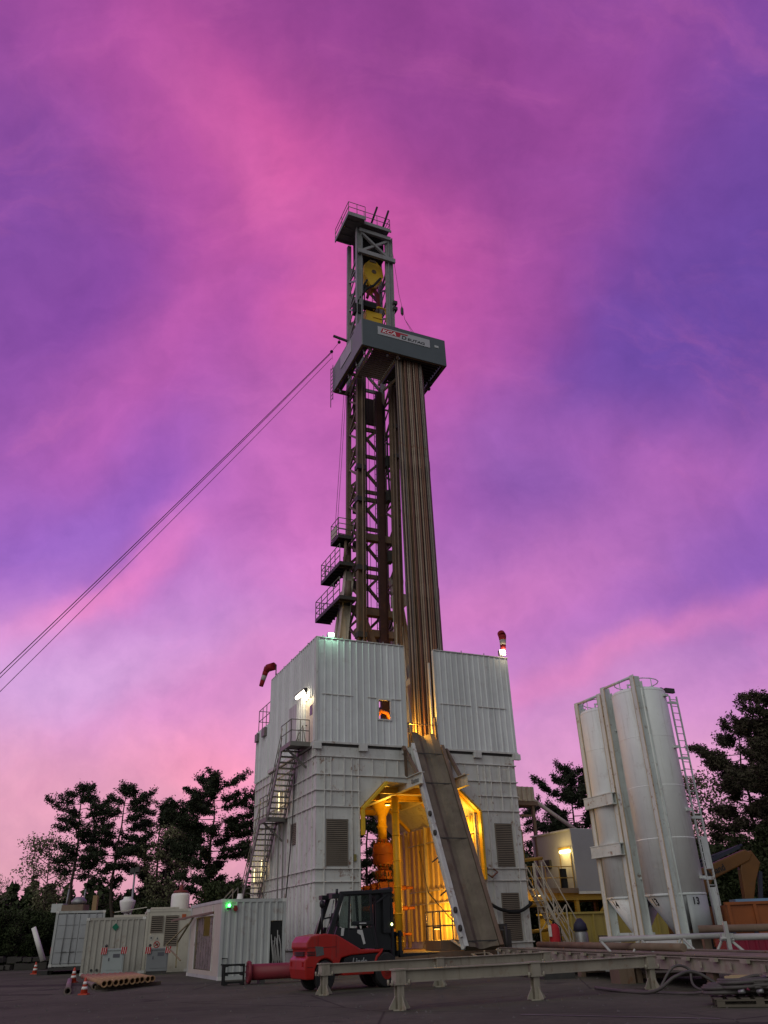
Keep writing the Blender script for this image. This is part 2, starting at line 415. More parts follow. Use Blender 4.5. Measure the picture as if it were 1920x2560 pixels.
def asphalt():
    m = bpy.data.materials.new('yard_asphalt'); m.use_nodes = True; t = NT(m.node_tree)
    bs = m.node_tree.nodes['Principled BSDF']; co = t.n('ShaderNodeTexCoord').outputs['Object']
    c = t.ramp(t.noise(co, 0.22, 7, 0.65), [(0.3, (0.056, 0.060, 0.041)), (0.55, (0.098, 0.101, 0.071)), (0.75, (0.145, 0.144, 0.104))])
    c = t.mix(t.mr(t.noise(co, 2.5, 8, 0.7), 0.45, 0.8, 0, 0.5), c, (0.028, 0.027, 0.023))
    mp = t.n('ShaderNodeMapping'); t.put(mp.inputs['Vector'], co); mp.inputs['Scale'].default_value = (0.25, 1.4, 1); mp.inputs['Rotation'].default_value = (0, 0, R(-22))
    c = t.mix(t.mr(t.noise(mp.outputs[0], 0.8, 6, 0.6), 0.55, 0.78, 0, 0.55, True), c, (0.095, 0.09, 0.07))
    c = t.mix(t.mr(t.noise(co, 90, 2, 0.5), 0.3, 0.75, 0, 0.35), c, (0.10, 0.098, 0.082))
    v = t.n('ShaderNodeTexVoronoi', feature='DISTANCE_TO_EDGE'); v.inputs['Scale'].default_value = 0.16
    wv = t.vm('ADD', co, t.vm('SCALE', t.n('ShaderNodeTexNoise').outputs['Color'], None, scale=0.4)); t.put(v.inputs['Vector'], wv)
    c = t.mix(t.mr(t.noise(co, 0.55, 3, 0.5), 0.62, 0.72, 0, 0.55, True), c, (0.022, 0.022, 0.018))
    c = t.mix(t.mr(v.outputs['Distance'], 0.0, 0.006, 0.7, 0.0), c, (0.02, 0.018, 0.017))
    t.put(bs.inputs['Base Color'], c)
    t.put(bs.inputs['Roughness'], t.mr(t.noise(co, 0.5, 5, 0.6), 0.35, 0.7, 0.85, 1.0)); bs.inputs['Specular IOR Level'].default_value = 0.08
    b = t.n('ShaderNodeBump'); b.inputs['Strength'].default_value = 0.5; b.inputs['Distance'].default_value = 0.02
    t.put(b.inputs['Height'], t.noise(co, 30, 6, 0.7)); t.put(bs.inputs['Normal'], b.outputs[0])
    return m


soil = paint('verge_soil', (0.045, 0.048, 0.026), 0.95, var=0.5, dirt=(0.05, 0.036, 0.024), dirt_amt=0.8, scale=0.5)
sheet('ground', [(-900, -300), (900, -300), (900, 1500), (-900, 1500)], -0.03, soil)
sheet('pavement', [(-62, -40), (60, -40), (48, 62), (-62, 66)], 0.0, asphalt())
PATCH = paint('asphalt_patch', (0.056, 0.059, 0.042), 0.9, var=0.3, scale=.8, spec=.08)
for p, q, wd in (((-30, 41.0), (-11.5, 34.2), 1.1), ((-26, 33.5), (-11, 28.6), .5), ((-3, 15.5), (9, 13.6), .8)):
    p_, q_ = Vector(p), Vector(q); n_ = Vector((-(q_ - p_).y, (q_ - p_).x)).normalized() * wd / 2
    sheet('pavement', [tuple(p_ - n_), tuple(q_ - n_), tuple(q_ + n_), tuple(p_ + n_)], 0.004, PATCH)
JOINT = paint('tar_joint', (0.022, 0.02, 0.02), 0.8, var=0.2)
for a, b in (((-24, 36.5), (-9, 33.2)), ((2.2, 17.0), (5.2, 15.2))):
    q = Vector((b[0] - a[0], b[1] - a[1])).normalized(); nn = Vector((-q.y, q.x)) * 0.05
    sheet('road_marking', [(a[0] - nn.x, a[1] - nn.y), (b[0] - nn.x, b[1] - nn.y), (b[0] + nn.x, b[1] + nn.y), (a[0] + nn.x, a[1] + nn.y)], 0.008,
          JOINT if a[0] < 0 else paint('worn_line', (0.15, 0.14, 0.13), 0.8, var=0.5))

random.seed(77); b = MB()
for i in range(700):
    yy = random.uniform(11, 34); xx = random.uniform(-.55, .55) * yy; r_ = random.uniform(.008, .028) * (1 + yy / 40)
    b.add([(xx + r_, yy, 0), (xx - r_ * .6, yy + r_, 0), (xx - r_ * .5, yy - r_ * .9, 0), (xx + random.uniform(-.3, .3) * r_, yy, r_ * .9)], [(0, 1, 3), (1, 2, 3), (2, 0, 3)])
tag(b.solo('gravel', paint('grit_grey', (.12, .11, .10), .9, var=.4), 'loose grit scattered on the asphalt yard', 'grit', (0, 0, 0)), kind='stuff')
# ---------------------------------------------------------------- rig building (substructure with wind walls)
D = 11.3; WX = 11.5
rig = thing('rig_building', 'tall white corrugated drilling rig substructure with amber lit cellar opening', 'rig building', (5.75, 5.6, 0), RIG)
b = MB()
OPENP = [(2.3, 6.87), (3.65, 8.17), (7.72, 8.05), (9.05, 6.87)]
b.box((0, 0, 0.25), (2.3, D, 9.75)); b.box((9.05, 0, 0.25), (WX, D, 9.75))
b.prism([(2.3, 6.87), (3.65, 8.17), (7.72, 8.05), (9.05, 6.87), (9.05, 9.75), (2.3, 9.75)], 'y', 0.0, D)
b.build('wall', WALL, rig)
b = MB(); b.box((-0.05, -0.05, 0.0), (2.3, D, 0.25)); b.box((9.05, -0.05, 0.0), (WX + 0.05, D, 0.25)); b.build('base_beam', LEDGE, rig)
# stiffening ledges and ribs on the front and on the left side
b = MB()
for z in (9.26, 8.39, 7.64, 6.9, 4.13, 3.57, 0.8):
    spans = [(-0.07, 2.3), (9.05, WX + 0.07)] if z < 7.9 else [(-0.07, 5.0), (7.05, WX + 0.07)]
    for x0, x1 in spans: b.box((x0, -0.085, z - 0.018), (x1, -0.002, z + 0.018))
    b.box((-0.085, 0.005, z - 0.018), (-0.002, D, z + 0.018))
    b.box((WX + 0.002, 0.005, z - 0.025), (WX + 0.085, D, z + 0.025))
b.build('ledge', LEDGE, rig)
b = MB()
for x in (0.42, 1.85, 2.22, 9.14, 9.55, 11.1):
    b.box((x - 0.025, -0.075, 0.85), (x + 0.025, -0.003, 9.2))
for x in (0.75, 1.45, 3.0, 3.7, 4.4, 7.6, 8.35, 9.9, 10.5):
    b.box((x - 0.025, -0.075, 6.95 if x < 2.3 or x > 9.05 else 8.42), (x + 0.025, -0.003, 9.2))
y = 0.5
while y < D:
    b.box((-0.065, y - 0.025, 0.85), (-0.003, y + 0.025, 9.7)); y += 0.77
b.parts('rib', LEDGE, rig)
b = MB(); b.corr('y', 0.1, D - 0.1, 0.85, 3.5, -0.004, -1, 0.55, 0.5, 0.06, 0.0005); b.build('side_cladding', WALL, rig)
# louvres
def louvre(x0, x1, z0, z1, par, plane='x', at=-0.003):
    b = MB(); f = MB()
    def bx(mb, a0, a1, c0, c1, d0, d1):
        if plane == 'x': mb.box((a0, at - d1, c0), (a1, at - d0, c1))
        else: mb.box((at - d1, a0, c0), (at - d0, a1, c1))
    bx(f, x0, x1, z0, z1, 0.0, 0.012)
    n = int((z1 - z0) / 0.085)
    for i in range(n):
        z = z0 + (z1 - z0) * (i + 0.15) / n; bx(b, x0 + 0.03, x1 - 0.03, z, z + 0.05, 0.012, 0.05)
    bx(b, x0, x0 + 0.03, z0, z1, 0.012, 0.06); bx(b, x1 - 0.03, x1, z0, z1, 0.012, 0.06)
    o = f.build('louvre', BLACK, par); s = b.build('slats', LOUVRE, par, parent=o)
louvre(0.53, 1.64, 4.24, 6.32, rig); louvre(9.88, 10.9, 4.2, 6.29, rig); louvre(9.9, 10.92, 0.86, 3.0, rig)
louvre(2.85, 3.85, 5.47, 6.5, rig, 'y')
b = MB(); b.box((1.93, -0.08, 4.45), (2.05, -0.003, 4.75)); b.build('switch_box', paint('olive_box', (0.2, 0.17, 0.05), 0.5), rig)
# cellar walls inside the opening
AMB = paint('cellar_cladding', (0.62, 0.44, 0.16), 0.5, var=0.15, streak=0.35, dirt=(0.2, 0.13, 0.08), rust=0.3)  # white wall with the yellow of the amber lamplight put into its colour
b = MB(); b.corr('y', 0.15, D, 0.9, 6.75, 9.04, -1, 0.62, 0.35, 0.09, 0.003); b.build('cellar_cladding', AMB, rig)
b = MB()
for z in (5.9, 3.4, 2.75): b.box((8.86, 0.2, z - 0.03), (8.94, D, z + 0.03))
for y in (0.15, 3.2, 6.2, 9.0): b.box((8.80, y, 0.9), (8.93, y + 0.12, 6.8))
b.parts('cellar_beam', CREAM, rig)
b = MB()
for y in (1.2, 3.6, 6.4, 9.2): b.ibeam((3.7, y, 7.93), (7.7, y, 7.93), 0.2, 0.3)
for y in (0.15, 4.4, 8.6):
    b.bar((7.72, y, 7.98), (9.0, y, 6.8), 0.18, 0.14); b.bar((3.65, y, 8.08), (2.35, y, 6.85), 0.18, 0.14)
b.parts('ceiling_beam', YELLOW, rig)
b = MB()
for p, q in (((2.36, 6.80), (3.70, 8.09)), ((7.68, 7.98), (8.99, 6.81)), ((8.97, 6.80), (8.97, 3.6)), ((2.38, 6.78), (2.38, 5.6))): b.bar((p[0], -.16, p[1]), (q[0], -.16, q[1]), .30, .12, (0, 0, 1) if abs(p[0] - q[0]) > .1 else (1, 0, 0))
b.parts('amber_lit_jamb', YELLOW, rig)  # added bars; their yellow stands for amber light on the opening's inner faces
b = MB(); b.box((2.3, -0.6, 0.0), (9.05, D, 0.55)); b.build('cellar_floor', MUD, rig)
# two cantilever beams above the cellar carrying the ramp
for x in (4.95, 7.5):
    b = MB(); b.ibeam((x, 6.5, 8.02 if x < 5 else 7.96), (x, -1.75, 8.12), 0.26, 0.56, 0.03); o = b.build('cantilever_beam', CREAM if x > 5 else WALL, rig)
    if x < 5:
        t = MB(); t.text('Bentec', 0.30, (x - 0.05, -0.55, 8.0), (0, -1, 0), (0, 0, 1), 0.012)
        t.build('lettering', paint('faded_grey_letters', (0.2, 0.2, 0.2), 0.6), rig, parent=o)
b = MB(); b.bar((4.95, 0.1, 8.4), (4.6, -0.6, 9.7), 0.16); b.bar((4.95, -1.2, 8.4), (4.7, -0.2, 9.9), 0.16); b.bar((7.5, -1.0, 8.4), (7.2, -0.2, 9.9), 0.16)
b.parts('strut', MUD, rig)
# drill floor and wind walls
b = MB(); b.box((0.02, 0.0, 9.76), (WX, D, 9.96)); b.build('drill_floor', DARK, rig)
PT = dict(period=0.36, rib=0.30, depth=0.035, thick=0.06)
b = MB()
b.corr('x', 0.0, 3.36, 9.98, 15.38, -0.06, -1, **PT); b.corr('x', 3.362, 4.11, 12.32, 15.38, -0.06, -1, **PT)
b.corr('x', 3.362, 4.11, 9.98, 11.26, -0.06, -1, **PT); b.corr('x', 4.112, 4.97, 9.98, 15.38, -0.06, -1, **PT)
o = b.parts('wind_wall', WHITE, rig)
f = MB(); f.box((0.25, -0.115, 12.36), (1.95, -0.062, 12.40)); f.box((2.8, -0.115, 12.36), (4.75, -0.062, 12.40)); f.build('panel_joint', LEDGE, rig, parent=o)
f = MB()
for (p, q) in (((3.33, -0.13, 11.22), (3.40, -0.03, 12.36)), ((4.07, -0.13, 11.22), (4.14, -0.03, 12.36)), ((3.40, -0.13, 12.29), (4.07, -0.03, 12.36)), ((3.40, -0.13, 11.22), (4.07, -0.03, 11.29))): f.box(p, q)
f.build('window_frame', WALL, rig, parent=o)
b = MB()   # right wind wall, leaning a little outwards at the bottom like the photo's
b.corr('x', 6.88, 11.74, 9.98, 15.36, -0.06, -1, **PT); o = b.parts('wind_wall', WHITE, rig)
f = MB(); f.box((7.1, -0.115, 12.36), (9.0, -0.062, 12.40)); f.box((9.5, -0.115, 12.36), (11.3, -0.062, 12.40)); f.build('panel_joint', LEDGE, rig, parent=o)
b = MB(); b.corr('y', 0.02, 0.36, 9.98, 15.38, -0.06, -1, 0.36, 0.42, 0.10, 0.06); b.corr('y', 1.62, 8.35, 9.98, 15.38, -0.06, -1, 0.36, 0.42, 0.10, 0.06)
b.corr('y', 0.362, 1.618, 12.36, 15.38, -0.06, -1, 0.36, 0.42, 0.10, 0.06); b.parts('wind_wall', WHITE, rig)
b = MB(); b.corr('y', 8.352, 11.3, 9.7, 12.8, -0.06, -1, 0.36, 0.42, 0.10, 0.06); b.box((-0.02, 8.4, 9.98), (4.0, 11.25, 12.7)); b.build('dog_house', WHITE, rig)
b = MB(); b.corr('y', 0.0, 8.35, 9.98, 15.36, 11.72, 1, 0.36, 0.34, 0.06, 0.06); b.corr('x', 0.05, 3.4, 9.98, 15.3, 8.33, 1, **PT); b.corr('x', 8.4, 11.7, 9.98, 15.3, 8.33, 1, **PT); b.parts('wind_wall', WHITE, rig)
b = MB()   # top and bottom edge trims, corner posts
for x0, x1, zt in ((-0.12, 4.98, 15.40), (6.86, 11.76, 15.38)):
    b.box((x0, -0.12, zt), (x1, 0.02, zt + 0.05)); b.box((x0, -0.13, 9.88), (x1, 0.0, 9.975))
b.box((-0.14, -0.13, 9.98), (-0.002, 0.018, 15.40)); b.box((-0.14, 0.021, 15.385), (0.0, 8.35, 15.43)); b.box((-0.15, 0.002, 9.80), (-0.002, 8.35, 9.975))
b.box((4.972, -0.10, 9.98), (5.03, 0.1, 15.40)); b.box((6.82, -0.10, 9.98), (6.878, 0.1, 15.38)); b.box((6.62, 0.12, 9.98), (6.69, 0.25, 14.7))
b.build('edge_trim', WALL, rig)
b = MB()
for x in (-0.02, 2.47, 4.9, 9.15, 11.62): b.box((x - 0.22, -0.2, 9.58), (x + 0.22, 0.0 - 0.004, 9.875))
b.parts('bracket', WALL, rig)
b = MB()
for x in (0.3, 1.4, 2.6, 3.8, 4.7, 7.2, 8.7, 10.2, 11.3): b.tube((x, -0.03, 15.44), (x, -0.03, 15.56), 0.03, 6)
for y in (1.5, 3.0, 4.5, 6.0, 7.5): b.tube((-0.04, y, 15.43), (-0.04, y, 15.58), 0.035, 6)
b.parts('lifting_lug', GALV, rig)
b = MB(); b.box((-0.055, 0.362, 10.05), (-0.01, 1.618, 12.355)); o = b.build('door', paint('cream_door', (0.62, 0.56, 0.44), 0.5, var=0.06), rig)
f = MB(); f.box((-0.075, 0.55, 11.45), (-0.057, 0.95, 11.95)); f.build('pane', paint('dark_glass', (0.03, 0.035, 0.04), 0.1), rig, parent=o)
f = MB(); f.tube((-0.06, 1.45, 11.05), (-0.12, 1.45, 11.05), 0.03, 8); f.bar((-0.12, 1.48, 11.05), (-0.12, 1.32, 11.05), 0.03); f.build('handle', DARK, rig, parent=o)
# railing on the dog house roof, hung boxes
def railing(pts, h, posts, r=0.025, mid=1):
    b = MB()
    for k in range(mid + 1):
        zz = h * (k + 1) / (mid + 1)
        for p, q in zip(pts[:-1], pts[1:]): b.tube((p[0], p[1], p[2] + zz), (q[0], q[1], q[2] + zz), r, 6)
    for p, q in zip(pts[:-1], pts[1:]):
        for i in range(posts + 1):
            t = i / posts; x = [p[j] + (q[j] - p[j]) * t for j in range(3)]
            b.tube(x, (x[0], x[1], x[2] + h), r, 6)
    return b
railing([(-0.05, 8.6, 12.8), (-0.05, 11.2, 12.8), (2.0, 11.2, 12.8)], 1.35, 3).build('railing', STAIR, rig)
b = MB(); b.box((-0.3, 10.55, 12.15), (-0.125, 11.15, 12.62)); b.box((-0.3, 8.95, 12.15), (-0.125, 9.6, 12.65)); b.parts('cable_box', STAIR, rig)
b = MB(); b.box((-0.16, 3.0, 10.4), (-0.125, 4.3, 12.6)); b.build('wall_panel', paint('grey_green_panel', (0.42, 0.44, 0.40), 0.5), rig)
b = MB(); b.box((2.2, 4.2, 9.97), (4.9, 4.5, 13.4)); b.box((0.5, 4.6, 9.97), (2.0, 6.5, 12.5)); b.solo('dark_backing', DARK, 'dark panel added on drill floor to make the wall window look dark', 'cabinet', (3.5, 4.3, 9.97), RIG)  # dark panels added behind the window to shut out the bright sky
# things on the drill floor glimpsed through the window and the V door
fm = thing('iron_roughneck', 'orange and black pipe handling machine on drill floor behind small wall window', 'machine', (4.0, 2.6, 9.96), RIG)
b = MB(); b.box((3.6, 2.2, 9.97), (4.5, 3.1, 10.3)); b.lathe([(0.28, 0), (0.28, 1.0), (0.18, 1.15), (0.18, 2.0)], (4.0, 2.6, 10.3), 14); b.build('column', DARK, fm)
b = MB(); b.path([(4.1, 2.3, 11.2), (4.15, 2.1, 11.9), (4.4, 1.9, 12.25), (4.75, 1.8, 12.1), (4.85, 1.75, 11.6)], 0.12, 8); b.build('arm', ORANGE, fm)
b = MB(); b.box((3.75, 1.7, 11.6), (4.2, 2.0, 12.15)); b.box((4.55, 1.5, 11.1), (5.0, 1.9, 11.6)); b.build('clamp', ORANGE, fm)
b = MB(); b.path([(5.15, .9, 9.97), (5.2, .8, 10.6), (5.35, .7, 10.9), (5.6, .75, 10.75), (5.75, .8, 10.3)], 0.07, 8); b.path([(5.0, 1.1, 9.98), (5.1, 1.0, 11.0), (5.45, 1.0, 11.2)], 0.05, 8); b.sphere((5.3, .9, 11.0), 0.14)
b.solo('hose_tongs', CREAM, 'pale bent pipes and tongs on drill floor beside the hanging drill pipes', 'tongs', (5.3, .9, 9.97), RIG)

# ---------------------------------------------------------------- pipe ramp
rp = thing('pipe_ramp', 'long steep grey steel ramp with worn groove leading up to the rig floor', 'ramp', (6.1, -4.5, 0.72), RIG)
def rampP(x, t, o=0.0):   # t 0 bottom .. 1 top ; o offset along the normal
    p = Vector((0, -4.5, 0.74)).lerp(Vector((0, 0.12, 10.72)), t); nn = Vector((0, -9.98, 4.62)).normalized(); p += nn * o
    return Vector((x, p.y, p.z))
RAMP = paint('worn_ramp_steel', (0.165, 0.135, 0.105), 0.8, 0.0, spec=.15, var=0.35, rust=0.35, streak=0.3, dirt=(0.04, 0.03, 0.025), dirt_amt=0.4, scale=1.1)
b = MB(); nseg = 5
prof = [(5.30, 0.10), (5.70, 0.03), (5.96, -0.17), (6.18, -0.17), (6.44, 0.03), (6.82, 0.10), (6.82, -0.30), (5.30, -0.30)]
vs = [rampP(x, t, o) for t in (0.0, 1.0) for x, o in prof]; n = len(prof)
b.add(vs, [(i, (i + 1) % n, n + (i + 1) % n, n + i) for i in range(n)] + [tuple(range(n)), tuple(range(n, 2 * n))]); b.build('deck', RAMP, rp)
b = MB()
for t in (0.02, 0.45, 0.72, 0.88): b.bar(rampP(5.30, t, 0.085), rampP(6.82, t, 0.085), 0.02, 0.05, (0, 0, 1))
b.build('seam', DARK, rp)
for x in (5.19, 6.92):
    b = MB(); b.ibeam(rampP(x, 0.0, 0.0), rampP(x, 0.93, 0.0), 0.2, 0.34, 0.03, (0, -1, 0.4)); b.build('side_beam', WALL if x < 6 else MUD, rp)
b = MB(); b.bar(rampP(5.02, 0.03, 0.2), rampP(5.02, 0.69, 0.2), 0.10, 0.16, (0, -1, 0.4)); b.build('guide_rail', WALL, rp)
for t in (0.06, 0.13, 0.46, 0.55):
    b = MB(); c = rampP(5.0, t, 0.34); b.lathe([(0.10, -0.05), (0.13, -0.04), (0.13, 0.04), (0.10, 0.05)], c, 12, axis='x'); b.build('roller', DARK, rp)
b = MB()
for t in (0.22, 0.36): b.bar(rampP(4.95, t, 0.1), rampP(4.6, t - 0.02, 0.1), 0.05)
b.bar(rampP(4.9, 0.34, 0.1), rampP(5.3, 0.34, 0.12), 0.06); b.parts('peg', DARK, rp)
b = MB(); b.bar((5.15, -0.06, 9.9), (5.15, 0.1, 11.25), 0.1); b.bar((6.75, -0.1, 9.9), (6.78, 0.05, 11.6), 0.14); b.bar((5.15, 0.08, 11.2), (6.75, 0.05, 11.2), 0.05); b.build('gate_post', MUD, rp)

# ---------------------------------------------------------------- blowout preventer stack and pipes in the cellar
BOPM = paint('preventer_orange', (0.23, 0.060, 0.013), 0.5, var=0.25, rust=0.3, dirt=(0.08, 0.03, 0.015), dirt_amt=0.4)
bop = thing('blowout_preventer', 'orange blowout preventer stack with valve arms in the amber lit rig cellar', 'well valve', (5.85, 5.5, 0.55), RIG)
c = (5.85, 5.5, 0)
MB().lathe([(0.25, 6.0), (0.25, 6.6), (.30, 6.62), (.30, 6.72), (.25, 6.74), (0.25, 7.25), (0.30, 7.3), (0.60, 7.85), (0.64, 8.0)], c, 24).build('bell_nipple', YELLOW, bop)
b = MB(); b.lathe([(0.310, 5.85), (0.310, 6.0), (0.279, 6.02)], c, 20); b.lathe([(0.384, 4.62), (0.533, 4.75), (0.570, 4.95), (0.570, 5.6), (0.496, 5.83), (0.310, 5.85)], c, 28); b.lathe([(0.601, 5.2), (0.601, 5.26)], c, 28); o = b.build('annular', BOPM, bop)
b = MB(); b.lathe([(0.310, 4.4), (0.310, 4.62)], c, 20); b.lathe([(0.446, 3.98), (0.484, 4.05), (0.484, 4.36), (0.446, 4.42)], c, 24); b.build('spool', BOPM, bop)
for z, w in ((3.55, 1.55), (2.55, 1.6), (1.3, 1.35)):
    b = MB(); b.box((c[0] - 0.5, c[1] - 0.4, z - 0.28), (c[0] + 0.5, c[1] + 0.4, z + 0.28))
    for s in (-1, 1):
        b.tube((c[0] + s * 0.48, c[1] - 0.1, z), (c[0] + s * 0.85, c[1] - 0.1, z), 0.21, 14); b.tube((c[0] + s * 0.85, c[1] - 0.1, z), (c[0] + s * (w - 0.3), c[1] - 0.1, z), 0.12, 12)
        b.tube((c[0] + s * (w - 0.3), c[1] - 0.1, z), (c[0] + s * (w + 0.15), c[1] - 0.1, z), 0.07, 8)
    b.build('ram_block', BOPM, bop)
b = MB()
for z in (3.1, 2.05, 0.7): b.lathe([(0.260, z - 0.2), (0.372, z - 0.12), (0.372, z + 0.1), (0.260, z + 0.14)], c, 20)
b.lathe([(0.217, 0.56), (0.217, 4.0)], c, 20); b.parts('flange', BOPM, bop)
b = MB()
for i in range(7):
    a = 2 * math.pi * i / 7; x, y = c[0] + 0.6 * math.cos(a), c[1] + 0.5 * math.sin(a)
    b.path([(x, y, 4.4), (x * 1.0 + 0.1, y - 0.3, 3.6), (x, y - 0.35, 2.6), (x - 0.1, y, 1.2)], 0.03, 5)
b.parts('hose', DARK, bop)
b = MB()
for z in (5.86, 4.62, 4.2, 3.1, 2.05):
    for i in range(14): a = 2 * math.pi * i / 14; b.tube((c[0] + .5 * math.cos(a), c[1] + .5 * math.sin(a), z - .09), (c[0] + .5 * math.cos(a), c[1] + .5 * math.sin(a), z + .09), .03, 6)
b.parts('bolt', DARK, bop)
b = MB(); b.lathe([(0.19, 0.6), (0.19, 7.7)], (4.88, 1.5, 0), 16)
for z in (1.0, 2.2, 3.4, 4.6, 5.8, 6.9): b.lathe([(0.215, z - .03), (0.215, z + .03)], (4.88, 1.5, 0), 16)
b.solo('standpipe', YELLOW, 'tall yellow vertical pipe standing at the front of the lit cellar', 'pipe', (4.88, 1.5, 0.6), RIG)
for x, r in ((7.75, .1), (8.05, .16), (8.45, .12)):
    b = MB(); b.lathe([(r, 0.6), (r, 6.5)], (x, 8, 0), 12)
    b.solo('riser_pipe', paint('pinkish_primer', (0.45, 0.34, 0.28), 0.5, rust=0.3), 'pinkish vertical riser pipe at the back of the lit cellar', 'pipe', (x, 8, 0.6), RIG, 'riser pipes at the back of the cellar')
b = MB(); b.path([(6.9, 3, 5.2), (7.2, 2.8, 3.2), (7.9, 2.3, 2.2), (8.5, 1.6, 1.3)], 0.03, 5); b.solo('cellar_cable', DARK, 'dark cable hanging across the lit cellar wall', 'cable', (7.2, 2.8, .6), RIG)
b = MB(); b.path([(3.0, 4.5, 3.8), (2.7, 4.6, 4.8), (3.6, 4.7, 5.0), (3.4, 4.6, 3.9)], 0.05, 6); b.bar((2.6, 4.6, 0.6), (3.2, 4.6, 4.9), 0.06); b.bar((3.8, 4.6, 0.6), (3.2, 4.6, 4.9), 0.06)
b.solo('test_frame', STAIR, 'thin steel A frame left of the orange preventer stack', 'frame', (3.2, 4.6, .6), RIG)
pl = thing('cellar_platform', 'small railed steel platform with steps in front of the lit cellar wall', 'platform', (7.6, 1.2, 0.0), RIG)
b = MB(); b.box((6.6, 0.5, 0.56), (8.7, 2.2, 1.0)); b.build('deck', MUD, pl)
railing([(6.65, 2.1, 1.0), (6.65, 0.55, 1.0), (8.0, 0.55, 1.0)], 1.25, 2, .04).build('railing', MUD, pl)
b = MB(); b.bar((8.05, .5, 2.1), (8.9, -1.2, 0.95), .05); b.bar((8.05, .5, 1.55), (8.9, -1.2, .4), .05); b.bar((8.05, .5, 1.0), (8.9, -1.2, .05), .2, .05); b.bar((7.2, .5, 2.1), (8.0, -1.2, .95), .05); b.bar((7.2, .5, 1.0), (8.0, -1.2, .05), .2, .05)
b.bar((8.9, -1.2, .95), (8.9, -1.2, .05), .05); b.bar((8.0, -1.2, .95), (8.0, -1.2, .05), .05)
for i in range(4):
    t = (i + .5) / 4; b.box((7.25 + .8 * t, .5 - 1.7 * t - .12, 1.0 - .95 * t), (8.05 + .85 * t, .5 - 1.7 * t + .12, 1.03 - .95 * t))
b.build('stair', CREAM, pl)
# cellar lamps; the one under the ceiling is added to brighten beam and ceiling
AMBC = (1.0, 0.50, 0.045)
for x, y, z, pw, nm in ((8.55, 0.9, 6.35, 210, 'amber lamp high on the right cellar wall'), (7.9, 3.4, 1.5, 320, 'amber lamp low before the right cellar wall'), (5.3, 3.4, 7.55, 90, 'added amber fill lamp under the cellar ceiling beside the beam')):
    th = thing('work_lamp', nm, 'lamp', (x, y, z), RIG)
    MB().box((x - .13, y - .1, z), (x + .13, y + .1, z + .09)).build('housing', DARK, th)
    MB().box((x - .11, y - .08, z - .03), (x + .11, y + .08, z - .003)).build('lens', emit('amber_lens', (1.0, 0.55, 0.12), 5), th)
    lamp('amber_light', (x - (0.35 if x > 8 else 0), y, z - 0.2 if z > 3 else z + 0.5), pw, AMBC, 0.15, RIG)
th = thing('work_lamp', 'amber lamp low beside the hanging drill pipes in the V door gap', 'lamp', (5.42, 0.45, 10.6), RIG)
MB().box((5.32, 0.4, 10.5), (5.52, 0.55, 10.6)).build('housing', DARK, th)
MB().box((5.34, 0.41, 10.602), (5.50, 0.54, 10.63)).build('lens', emit('amber_lens', (1.0, 0.55, 0.12), 5), th)
lamp('amber_light', (5.42, 0.35, 11.0), 420, AMBC, 0.15, RIG)

# ---------------------------------------------------------------- lamps on the rig
th = thing('flood_light', 'greenish white flood light shining on top of the left wind wall', 'flood light', (0.75, 0.1, 15.45), RIG)
b = MB(); b.bar((0.75, 0.05, 15.44), (0.75, 0.05, 15.55), 0.05); b.box((0.58, -0.02, 15.52), (0.92, 0.2, 15.74)); b.build('housing', GALV, th)
MB().box((0.60, -0.06, 15.54), (0.90, -0.023, 15.73)).build('lens', emit('mercury_lens', (0.62, 1.0, 0.78), 14), th)
lamp('mercury_light', (0.75, -0.3, 15.7), 26, (0.45, 1.0, 0.65), 0.1, RIG)
th = thing('flood_light', 'warm white flood light at the top right corner of the right wind wall', 'flood light', (11.5, 0.1, 15.4), RIG)
b = MB(); b.bar((11.5, 0.05, 15.42), (11.5, 0.05, 15.6), 0.05); b.box((11.32, -0.02, 15.6), (11.68, 0.2, 15.9)); b.build('housing', GALV, th)
MB().box((11.34, -0.07, 15.61), (11.66, -0.023, 15.89)).build('lens', emit('warm_lens', (1.0, 0.82, 0.6), 22), th)
lamp('warm_light', (11.5, -0.3, 15.75), 20, (1.0, 0.8, 0.5), 0.1, RIG)
th = thing('tube_lamp', 'white fluorescent tube lamp glowing above the upper stair door', 'lamp', (-0.3, 1.4, 12.7), RIG)
b = MB(); b.bar((-0.42, 0.65, 12.76), (-0.42, 2.15, 12.76), 0.22, 0.06); b.bar((-0.06, 1.4, 12.74), (-0.42, 1.4, 12.74), 0.06); b.box((-0.5, 0.58, 12.58), (-0.34, 0.66, 12.80)); b.box((-0.5, 2.14, 12.58), (-0.34, 2.22, 12.80)); b.build('housing', DARK, th)
MB().tube((-0.42, 0.665, 12.66), (-0.42, 2.135, 12.66), 0.085, 12).build('tube', emit('tube_glow', (1.0, 0.9, 0.72), 14), th)
lamp('tube_light', (-0.5, 1.1, 12.4), 26, (1.0, 0.80, 0.45), 0.2, RIG)
for y, z0, z1, nm in ((5.7, 7.4, 8.35, 'yellowish tube lamp behind the upper stair flight'), (8.72, 4.25, 5.2, 'bright yellowish tube lamp behind the lower stair flight'), (10.2, 4.1, 4.85, 'dim yellowish tube lamp behind the foot of the lower stair')):
    th = thing('tube_lamp', nm, 'lamp', (-0.1, y, (z0 + z1) / 2), RIG)
    MB().box((-0.13, y - .08, z0 - .05), (-0.09, y + .08, z1 + .05)).build('housing', GALV, th)
    MB().tube((-0.18, y, z0), (-0.18, y, z1), 0.03, 10).build('tube', emit('tube_glow_yellow', (1.0, 0.82, 0.36), 1.8), th)
    lamp('tube_light', (-0.5, y, (z0 + z1) / 2), 14, (1.0, 0.74, 0.33), 0.25, RIG)

